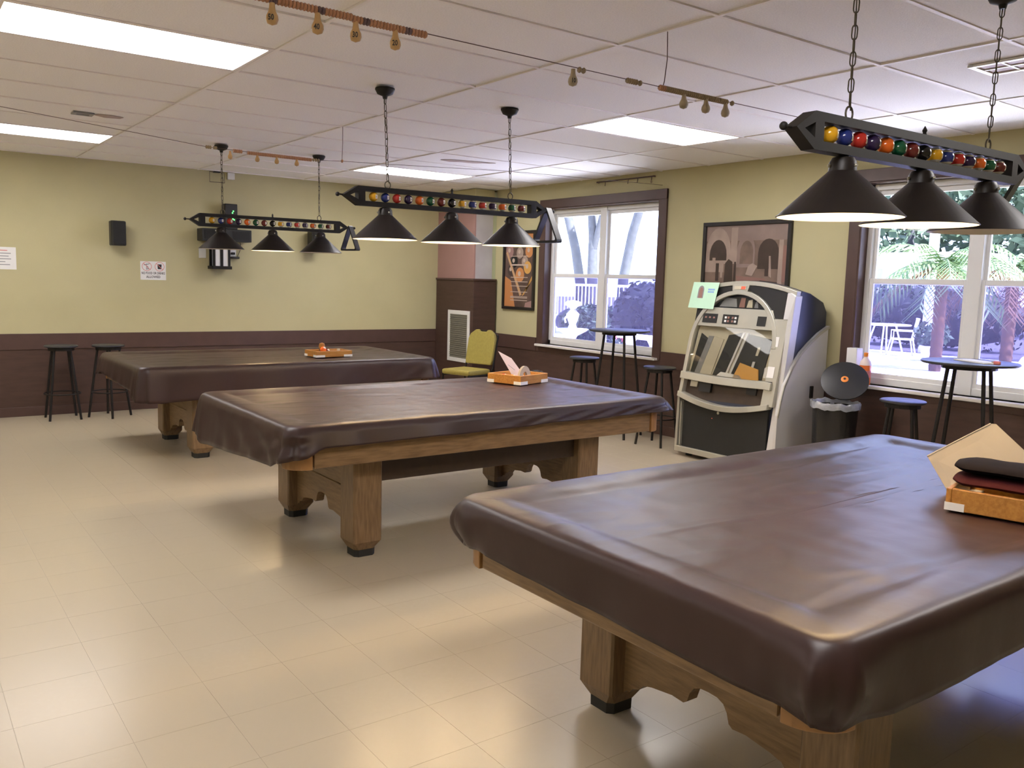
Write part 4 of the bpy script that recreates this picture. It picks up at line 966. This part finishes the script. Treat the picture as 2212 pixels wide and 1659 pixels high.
# things on the sill of the right window
sz = WIN[1][2]
t = thing('spray_bottle', (XR-0.035, -0.545, sz), 'clear bottle of orange cleaner standing on the right window sill', 'bottle')
MB().lathe([(0.001, 0), (0.042, 0.0), (0.045, 0.01), (0.045, 0.155), (0.001, 0.155)], (0, 0, 0), 20).build('liquid', 'orange_liquid', t, smooth=40)
MB().lathe([(0.001, 0.155), (0.045, 0.156), (0.040, 0.185), (0.018, 0.215), (0.015, 0.225), (0.001, 0.225)], (0, 0, 0), 20).build('bottle', 'bottle_clear', t, smooth=40)
MB().lathe([(0.017, 0.225), (0.018, 0.255), (0.001, 0.258)], (0, 0, 0), 14).build('cap', 'orange', t, smooth=40)
MB().lathe([(0.0455, 0.06), (0.0455, 0.115)], (0, 0, 0), 20).build('label_band', 'ink_red', t, smooth=40)
t = thing('paper_box', (XR-0.03, -0.435, sz), 'white upright paper box in the corner of the right window sill', 'box')
MB().box(-0.035, 0.05, -0.045, 0.045, 0.0, 0.285).build('carton', 'paper', t, bevel=0.003); MB().box(-0.036, -0.035, -0.02, 0.02, 0.05, 0.24).build('carton_label', 'vinyl_white', t)

# ================================================================== TRAYS ON THE TABLES
def tray(loc, rz, L, W, H, label, feet=True):
    t = thing('wooden_tray', loc, label, 'tray', 'wooden ball trays on the tables', rz)
    w = 0.018
    for (a, b_, c, d) in ((-L/2, L/2, -W/2, -W/2+w), (-L/2, L/2, W/2-w, W/2), (-L/2, -L/2+w, -W/2+w, W/2-w), (L/2-w, L/2, -W/2+w, W/2-w)):
        MB().box(a, b_, c, d, 0.0, H).build('side', 'tray_wood', t, bevel=0.003)
    MB().box(-L/2+w, L/2-w, -W/2+w, W/2-w, 0.0, 0.006).build('bottom', 'tray_wood', t)
    if feet:
        for sx in (-1, 1):
            for sy in (-1, 1):
                MB().box(min(sx*(L/2+.002), sx*(L/2-.085)), max(sx*(L/2+.002), sx*(L/2-.085)), min(sy*(W/2+.002), sy*(W/2-.06)), max(sy*(W/2+.002), sy*(W/2-.06)), 0.0, H*0.36).build('corner_patch', 'paper', t)
    return t
def loose_ball(loc, i, label):
    r = 0.0285
    o = ball_mesh(i, r, (0.3, -0.6, 0.7)).build('billiard_ball', ['ball_'+BALLC[i], 'ball_white'], smooth=60, loc=loc)
    return tag(o, label, 'ball', 'loose billiard balls in the trays')
zT = 0.7735
tray((2.86, 3.02, zT), 0.05, 0.36, 0.24, 0.055, 'low wooden tray with an orange ball on the far table')
loose_ball((2.79, 2.98, zT+0.035+0.028), 4, 'bright orange ball lying in the tray on the far table')
loose_ball((2.86, 3.05, zT+0.035), 6, 'dark maroon ball beside the orange ball in the far tray')
t = thing('chalk_cube', (2.95, 3.0, zT+0.007), 'small pale chalk cube in the tray on the far table', 'chalk')
MB().box(-0.012, 0.012, -0.012, 0.012, 0, 0.06).build('cube', 'cream_panel', t, bevel=0.002); MB().lathe([(0.009, 0.06), (0.003, 0.056)], (0, 0, 0), 10).build('hollow', 'ink_blue', t)
t = thing('wooden_brush', (2.83, 3.10, zT+0.06), 'small wooden brush with a rounded top on the far tray', 'brush')
MB().lathe([(0.02, 0.0), (0.03, 0.02), (0.022, 0.05), (0.001, 0.058)], (0, 0, 0), 14).build('handle', 'tray_wood', t, smooth=50); MB().box(-0.02, 0.02, -0.02, 0.02, -0.02, 0.0).build('bristles', 'sepia_dark', t)

tray((3.30, 0.665, zT), 0.30, 0.34, 0.30, 0.065, 'wooden tray with balls and a pink card on the middle table')
def loc2(x, y): c, s_ = math.cos(0.30), math.sin(0.30); return (3.30+x*c-y*s_, 0.665+x*s_+y*c)
loose_ball((*loc2(-0.105, 0.05), zT+0.035), 2, 'red ball at the left of the tray on the middle table')
loose_ball((*loc2(-0.105, -0.03), zT+0.035), 4, 'orange ball at the left front of the tray on the middle table')
loose_ball((*loc2(0.06, 0.075), zT+0.035), 0, 'yellow ball at the back of the tray on the middle table')
t = thing('pink_card', (*loc2(0.0, 0.02), zT+0.0065), 'pale pink card leaning upright out of the tray on the middle table', 'card', rz=0.30)
cd = [(-0.005, 0.0), (0.125, 0.0), (0.12, 0.02), (-0.03, 0.165), (-0.185, 0.225)]
MB().prism(cd, lambda a, z: (a, z*0.12, z), lambda a, z: (a, z*0.12+0.0015, z)).build('sheet', 'paper_pink', t)
MB().prism([(-0.08, 0.12), (0.0, 0.075), (0.0, 0.079), (-0.08, 0.124)], lambda a, z: (a, z*0.12-0.0006, z), lambda a, z: (a, z*0.12, z)).build('text_line', 'ink_grey', t)
t = thing('wood_bridge', (*loc2(-0.005, -0.06), zT+0.0065), 'small arched wooden bridge head in front of the pink card', 'bridge head', rz=0.30)
ar = [(-0.072*math.cos(PI*k/14), 0.02+0.095*math.sin(PI*k/14)) for k in range(15)]; ai = [(-0.030*math.cos(PI*k/14), 0.02+0.055*math.sin(PI*k/14)) for k in range(15)]
MB().strip(ar, ai, lambda a, z: (a, -0.009, z), lambda a, z: (a, 0.009, z)).build('arch', 'card_tan', t, smooth=40)
MB().box(-0.07, 0.07, -0.012, 0.012, 0, 0.02).build('base', 'card_tan', t)
t = thing('chalk_holder', (3.62, 0.86, 0.785), 'low dark block lying behind the tray on the middle table', 'block')
MB().box(-0.06, 0.05, -0.03, 0.03, 0.0, 0.035).build('block', 'dark_wood', t, bevel=0.005); MB().box(-0.03, 0.03, -0.02, 0.02, 0.035, 0.04).build('pad', 'plastic_black', t)

tr = tray((2.644, -3.091, zT), 0.23, 0.30, 0.38, 0.075, 'wooden tray heaped with dark cloths on the nearest table')
def cloth(loc, rz, L, W, H, m, label):
    b = MB(); n = 18; vs = []
    for i in range(n+1):
        f = i/n; x = -L/2+L*f
        for k in range(14):
            a = 2*PI*k/14; s_ = 1+0.10*mnoise.noise(Vector((f*6+H*40, math.cos(a)*1.3, math.sin(a)*1.3)))
            e = min(1, 5*f+0.55, 5*(1-f)+0.55)
            vs.append((x, W/2*math.cos(a)*s_*e, H/2+H/2*math.sin(a)*s_*e))
    fs = [(i*14+k, i*14+(k+1) % 14, (i+1)*14+(k+1) % 14, (i+1)*14+k) for i in range(n) for k in range(14)]+[list(range(14))[::-1], list(range(n*14, n*14+14))]
    b._add(vs, fs)
    o = b.build('folded_cloth', m, smooth=60, loc=loc); o.rotation_euler = (0, 0, rz)
    return tag(o, label, 'cloth', 'folded cloths on the near tray')
mat('cloth_maroon', (0.05, 0.010, 0.012), 0.9, spec=0.1, var=0.3, scale=10); mat('cloth_dark', (0.010, 0.007, 0.008), 0.9, spec=0.1, var=0.3, scale=10)
cloth((2.626, -3.09, zT+0.0765), 0.23+PI/2, 0.365, 0.255, 0.042, 'cloth_maroon', 'folded maroon cloth, lower one on the nearest tray')
cloth((2.631, -3.09, zT+0.122), 0.23+PI/2, 0.37, 0.22, 0.042, 'cloth_dark', 'rolled near-black cloth on top of the maroon cloth')
t = thing('cardboard_sheet', (2.83, -2.90, zT+0.002), 'plain tan cardboard sheet standing up behind the near tray cloths', 'cardboard')
cs_ = [(2.741, -2.716, .889), (2.893, -2.867, 1.026), (2.902, -2.883, 1.026), (2.912, -2.984, .944), (2.935, -3.12, .851), (2.850, -3.03, .776), (2.742, -2.80, .776)]
nv = Vector((.85, .45, -.45)).normalized()*0.003; b = MB(); O_ = Vector((2.83, -2.90, zT+0.002))
vs = [Vector(p)-O_ for p in cs_]; vs += [v+nv for v in vs]; n = len(cs_)
b._add(vs, [list(range(n)), list(range(n, 2*n))[::-1]]+[(i, (i+1) % n, n+(i+1) % n, n+i) for i in range(n)]).build('sheet', 'card_tan', t)
b = MB(); e0, e1 = Vector(cs_[0])-O_, Vector(cs_[1])-O_; b.tube([e0, (e0+e1)/2, e1], 0.003, 6).build('folded_edge', 'card_tan', t)

# ================================================================== OUTSIDE
tag(MB().box(XR+0.15, 21.0, -25, 30, -0.25, -0.05).build('patio_ground', 'concrete'), '', ''); o = bpy.data.objects['patio_ground']
del o['label']; del o['category']; o['kind'] = 'structure'
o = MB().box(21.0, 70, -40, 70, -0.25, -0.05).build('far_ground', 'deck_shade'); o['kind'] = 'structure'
def leaf_cloud(name, m, parent, blobs, n, size, seed=1, kind='stuff'):
    rnd = random.Random(seed); vs = []; fs = []
    for _ in range(n):
        c, r = rnd.choice(blobs)
        while True:
            p = Vector((rnd.uniform(-1, 1), rnd.uniform(-1, 1), rnd.uniform(-1, 1)))
            if 0.45 < p.length < 1: break
        p = Vector((c[0]+p.x*r[0], c[1]+p.y*r[1], c[2]+p.z*r[2]))
        u = Vector((rnd.gauss(0, 1), rnd.gauss(0, 1), rnd.gauss(0, 1))).normalized(); v = u.cross(Vector((rnd.gauss(0, 1), rnd.gauss(0, 1), rnd.gauss(0, 1)))).normalized()
        s = size*rnd.uniform(.6, 1.3); o = len(vs)
        vs += [p-u*s, p+v*s*0.45, p+u*s, p-v*s*0.45]; fs.append((o, o+1, o+2, o+3))
    b = MB(); b._add(vs, fs); return b.build(name, m, parent, kind=kind)
def hedge(loc, r, label, m, seed, n=2600, size=0.09):
    t = thing('hedge', loc, label, 'hedge')
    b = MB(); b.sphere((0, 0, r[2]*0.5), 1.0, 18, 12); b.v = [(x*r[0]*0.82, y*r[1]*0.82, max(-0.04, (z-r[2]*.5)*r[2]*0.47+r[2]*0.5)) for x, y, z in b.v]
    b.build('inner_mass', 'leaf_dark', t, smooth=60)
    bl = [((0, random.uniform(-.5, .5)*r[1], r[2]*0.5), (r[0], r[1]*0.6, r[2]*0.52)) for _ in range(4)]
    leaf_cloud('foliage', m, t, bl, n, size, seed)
    return t
hedge((14.7, 12.9, -0.05), (0.8, 1.4, 1.0), 'low clipped hedge behind the white birdbath outside the corner window', 'leaf_mid', 3)
hedge((14.0, 9.95, -0.05), (0.9, 1.25, 1.65), 'tall dark hedge outside the corner window, right of the birdbath', 'leaf_dark', 4)
hedge((23.6, 8.3, -0.05), (1.0, 3.2, 1.75), 'dark hedge far outside the right window behind the patio chairs', 'leaf_dark', 5)
hedge((23.6, 2.6, -0.05), (1.0, 2.2, 1.7), 'dark hedge far outside, at the right behind the palm trunk', 'leaf_dark', 6)
# birdbath with statue
t = thing('birdbath', (13.1, 11.65, -0.05), 'white stone birdbath with a figure, outside the corner window', 'birdbath')
MB().lathe([(0.001, 0), (0.26, 0), (0.26, 0.06), (0.13, 0.10), (0.10, 0.22), (0.13, 0.27), (0.001, 0.27)], (0, 0, 0), 24).build('pedestal', 'stone_white', t, smooth=40)
MB().lathe([(0.001, 0.26), (0.12, 0.27), (0.36, 0.40), (0.40, 0.44), (0.37, 0.45), (0.10, 0.36), (0.001, 0.36)], (0, 0, 0), 28).build('basin', 'stone_white', t, smooth=40)
MB().lathe([(0.10, 0.36), (0.12, 0.44), (0.08, 0.55), (0.13, 0.68), (0.16, 0.80), (0.09, 0.88), (0.06, 0.92)], (0, 0, 0), 18).build('statue_body', 'stone_white', t, smooth=60)
hd = MB().sphere((0, 0, 1.02), 0.11, 16, 12, 1.1).build('statue_head', 'stone_white', t, smooth=60); MB().lathe([(0.11, 0.98), (0.22, 1.02), (0.18, 1.10), (0.001, 1.14)], (0, 0, 0), 20).build('hat', 'stone_white', hd, smooth=50)
for s in (-1, 1): MB().tube([(0.0, s*0.13, 0.80), (-0.08, s*0.20, 0.68), (-0.14, s*0.10, 0.60)], 0.035, 8, r1=0.025).build('statue_arm', 'stone_white', t, smooth=60)
# white railing
t = thing('railing', (16.2, 13.9, -0.05), 'white balustrade railing far outside the corner window', 'railing')
dv = Vector((0.25, 2.6, 0))
for z in (0.55, 1.5): MB().tube([(-dv.x, -dv.y, z), (dv.x, dv.y, z)], 0.04, 6).build('rail', 'metal_white', t)
for k in range(30):
    f = -1+2*k/29; MB().tube([(dv.x*f, dv.y*f, 0.55), (dv.x*f, dv.y*f, 1.5)], 0.018, 6).build('baluster', 'metal_white', t)
for f in (-1, 0, 1): MB().box(dv.x*f-.05, dv.x*f+.05, dv.y*f-.05, dv.y*f+.05, 0, 1.56).build('post', 'metal_white', t)
# stone bench
t = thing('stone_bench', (12.4, 8.55, -0.05), 'white stone garden bench outside the corner window', 'bench')
MB().box(-0.22, 0.22, -0.55, 0.55, 0.42, 0.50).build('seat', 'stone_white', t, bevel=0.01)
for s in (-1, 1): MB().lathe([(0.15, 0), (0.10, 0.1), (0.09, 0.3), (0.15, 0.42)], (0, s*0.35, 0), 14).build('leg', 'stone_white', t, smooth=40)
t = thing('flower_clump', (13.0, 9.7, -0.05), 'small clump of red flowers outside between birdbath and bench', 'flowers')
leaf_cloud('blossom', 'flower', t, [((0, 0, 0.38), (0.2, 0.25, 0.12))], 80, 0.05, 9); leaf_cloud('foliage', 'leaf_mid', t, [((0, 0, 0.18), (0.25, 0.3, 0.2))], 200, 0.06, 10)
# leaning tree trunks
def tree(name, loc, limbs, label, m, crown=None, seed=1, lm='leaf_mid'):
    t = thing(name, loc, label, 'tree', 'trees outside the windows')
    for k, (pts, ra, rb_) in enumerate(limbs): MB().tube(pts, ra, 10, r1=rb_).build('trunk' if k == 0 else 'branch', m, t, smooth=60)
    if crown: leaf_cloud('crown', lm, t, crown[0], crown[1], crown[2], seed)
    return t
tree('tree', (17.0, 15.9, -0.05), [([(0, 0.0, 0), (0, 0.05, 1.5), (0.0, 0.35, 2.6), (0, 1.0, 4.2), (0.3, 2.0, 6.2)], 0.17, 0.12), ([(0, 0.9, 4.0), (0, 0.2, 5.5), (0, 0, 7)], 0.08, 0.05)], 'leaning tree trunk at the left of the corner window, outside', 'bark', ([((0.3, 2.6, 7.2), (1.3, 1.2, 1.3))], 700, 0.2), 21)
tree('tree', (20.0, 18.8, -0.05), [([(0, 0, 0), (0, 0.02, 2.0), (0, 0.05, 3.2), (0, 0.35, 5.5), (0, 0.5, 7)], 0.21, 0.12), ([(0, 0.0, 2.7), (0, -0.45, 4.2), (0, -0.9, 6.5)], 0.12, 0.07)], 'forked tree trunk in the middle of the corner window, outside', 'bark', ([((0, 0.4, 7.6), (1.2, 0.9, 1.0)), ((0, -0.9, 7.0), (0.9, 0.7, 0.9))], 700, 0.2), 22)
tree('tree', (17.0, 14.1, -0.05), [([(0, 0, 0), (0, -0.05, 1.7), (0, -0.35, 3.0), (0, -0.95, 4.6), (0, -1.5, 7)], 0.17, 0.10)], 'slanted tree trunk in the right half of the corner window, outside', 'bark', ([((0, -1.6, 7.6), (1.3, 1.2, 1.2))], 700, 0.2), 23)
# carport roof and far foliage
t = thing('carport', (24, 15.5, -0.05), 'white flat carport roof far outside the corner window', 'carport')
MB().box(-2, 2, -3.0, 1.2, 2.75, 3.05).build('roof', 'roof_white', t, bevel=0.02)
for y in (-2.8, 1.0): MB().box(-1.9, -1.75, y-.08, y+.08, 0, 2.75).build('post', 'roof_white', t)
tree('tree', (33, 22.5, -0.05), [([(0, 0, 0), (0, 0, 3.5)], 0.2, 0.15)], 'round green tree far behind the white carport', 'bark', ([((0, 0, 4.2), (2.2, 2.4, 1.6))], 1600, 0.25), 24)
# right window: white motorhome, patio set, posts, palms
t = thing('motorhome', (31, 13.4, -0.05), 'white motorhome far outside the left pane of the right window', 'motorhome')
MB().box(-1.2, 1.2, -3.2, 2.6, 0.5, 3.0).build('body', 'roof_white', t, bevel=0.12)
MB().box(-1.22, -1.2, -2.6, -1.2, 1.9, 2.5).build('side_window', 'ink_blue', t); MB().box(-1.22, -1.2, 0.2, 1.6, 1.7, 2.4).build('side_window', 'plastic_grey', t)
for y in (-2.2, 1.8): MB().lathe([(0.35, -0.12), (0.35, 0.12)], (-1.1, y, 0.35), 18, axis='x').build('wheel', 'black_rubber', t)
def patio_chair(loc, rz, label):
    t = thing('patio_chair', loc, label, 'chair', 'white patio chairs outside', rz)
    MB().box(-0.24, 0.24, -0.25, 0.25, 0.40, 0.43).build('seat', 'metal_white', t)
    for k in range(5): MB().tube([(-0.24, -0.2+0.1*k, 0.42), (-0.33, -0.2+0.1*k, 0.92)], 0.016, 6).build('slat', 'metal_white', t)
    MB().tube([(-0.33, -0.25, 0.92), (-0.33, 0.25, 0.92)], 0.02, 6).build('top_rail', 'metal_white', t)
    for sx in (-1, 1):
        for sy in (-1, 1): MB().tube([(sx*0.22, sy*0.24, 0.42), (sx*0.30, sy*0.28, 0.0)], 0.02, 6).build('leg', 'metal_white', t)
    for sy in (-1, 1): MB().tube([(-0.28, sy*0.26, 0.62), (0.22, sy*0.27, 0.62), (0.22, sy*0.25, 0.42)], 0.018, 6).build('arm', 'metal_white', t)
    return t
def patio_table(loc, label):
    t = thing('patio_table', loc, label, 'table', 'white patio tables outside')
    MB().lathe([(0.001, 0.70), (0.60, 0.70), (0.62, 0.72), (0.60, 0.735), (0.001, 0.735)], (0, 0, 0), 24).build('table_top', 'metal_white', t)
    for k in range(4): a = k*PI/2+.4; MB().tube([(0.25*math.cos(a), 0.25*math.sin(a), 0.70), (0.45*math.cos(a), 0.45*math.sin(a), 0.0)], 0.025, 6).build('leg', 'metal_white', t)
patio_table((20.2, 7.7, -0.05), 'white round patio table outside, at the left of the right window')
patio_chair((19.6, 6.9, -0.05), 2.2, 'white patio chair outside, facing the patio table from the right')
patio_chair((20.6, 8.7, -0.05), -1.0, 'white patio chair outside, beyond the patio table at left')
patio_table((20.5, 1.4, -0.05), 'white round patio table outside, in the right pane of the right window')
patio_chair((20.2, 2.5, -0.05), -0.6, 'white patio chair outside in the right pane')
t = thing('white_post', (21.4, 7.25, -0.05), 'slim white post outside behind the patio chairs', 'post')
MB().box(-0.09, 0.09, -0.09, 0.09, 0, 3.2).build('shaft', 'metal_white', t); MB().box(-0.13, 0.13, -0.13, 0.13, 0, 0.2).build('base', 'metal_white', t)
def palm(loc, h, label, seed, r=0.22, nf=18, fl=2.3):
    t = thing('palm_tree', loc, label, 'palm', 'palm trees outside the right window')
    b = MB(); pr_ = []; k = 0
    while k*0.16 < h: z = k*0.16; pr_ += [(r*1.0, z), (r*1.12, z+0.12)]; k += 1
    b.lathe(pr_, (0, 0, 0), 14).build('trunk', 'bark_orange', t, smooth=30)
    rnd = random.Random(seed)
    for i in range(nf):
        a = 2*PI*i/nf+rnd.uniform(-.1, .1); up = rnd.uniform(-0.2, 0.9); f = MB(); pts = []
        for q in range(9):
            s = q/8*fl; pts.append(Vector((math.cos(a)*s*0.85, math.sin(a)*s*0.85, h+0.1+up*s-0.42*s*s*(0.8+0.4*up))))
        f.tube(pts, 0.02, 5, r1=0.006)
        for q in range(1, 9):
            for sd in (-1, 1):
                p = pts[q]; d = (pts[q]-pts[q-1]).normalized(); sdv = Vector((-math.sin(a), math.cos(a), 0))*sd
                for w in (0, 0.5):
                    p2 = p-d*(fl/8*w); e = p2+sdv*0.34+d*0.28+Vector((0, 0, -0.22))
                    n0 = len(f.v); f.v += [tuple(p2-d*0.03), tuple(p2+d*0.03), tuple(e)]; f.f.append([n0, n0+1, n0+2]); f.mi.append(0)
        f.build('frond', 'leaf_palm' if up > -0.05 else 'bark_orange', t)
    return t
palm((16.5, 4.42, -0.05), 2.0, 'palm tree outside with brown trunk in the left pane of the right window', 31, 0.11, 22, 1.6)
palm((20.6, 4.9, -0.05), 2.1, 'palm tree outside with brown trunk in the right pane of the right window', 32, 0.13, 22, 1.6)
tree('tree', (34, 15, -0.05), [([(0, 0, 0), (0, 0, 4.5)], 0.25, 0.2)], 'broad green tree far behind the motorhome', 'bark', ([((0, 0, 5.2), (3.5, 5, 2.2)), ((0, -5, 4.6), (3, 4, 2.0))], 3000, 0.3), 25)
t = thing('garden_sculpture', (8.6, -0.62, -0.05), 'rounded white garden sculpture outside at the right edge', 'sculpture')
MB().lathe([(0.22, 0), (0.20, 0.1), (0.12, 0.3), (0.2, 0.55), (0.16, 0.8), (0.08, 0.95), (0.001, 1.0)], (0, 0, 0), 20).build('body', 'stone_white', t, smooth=60); MB().box(-0.25, 0.25, -0.25, 0.25, -0.0, 0.06).build('plinth', 'stone_white', t)
t = thing('potted_plant', (18.8, 5.75, -0.05), 'leafy plant in a white pot outside beneath the palm', 'plant')
MB().lathe([(0.001, 0), (0.16, 0), (0.22, 0.35), (0.20, 0.36), (0.001, 0.33)], (0, 0, 0), 16).build('pot', 'stone_white', t, smooth=40); leaf_cloud('foliage', 'leaf_mid', t, [((0, 0, 0.6), (0.4, 0.4, 0.3))], 260, 0.1, 40)
# unseen overhang above the windows, added to keep sunlight out of the room
o = MB().box(XR+0.15, XR+0.75, YF, YB+0.2, 2.62, 2.70).build('sun_block_eave', 'white_paint'); o['kind'] = 'structure'
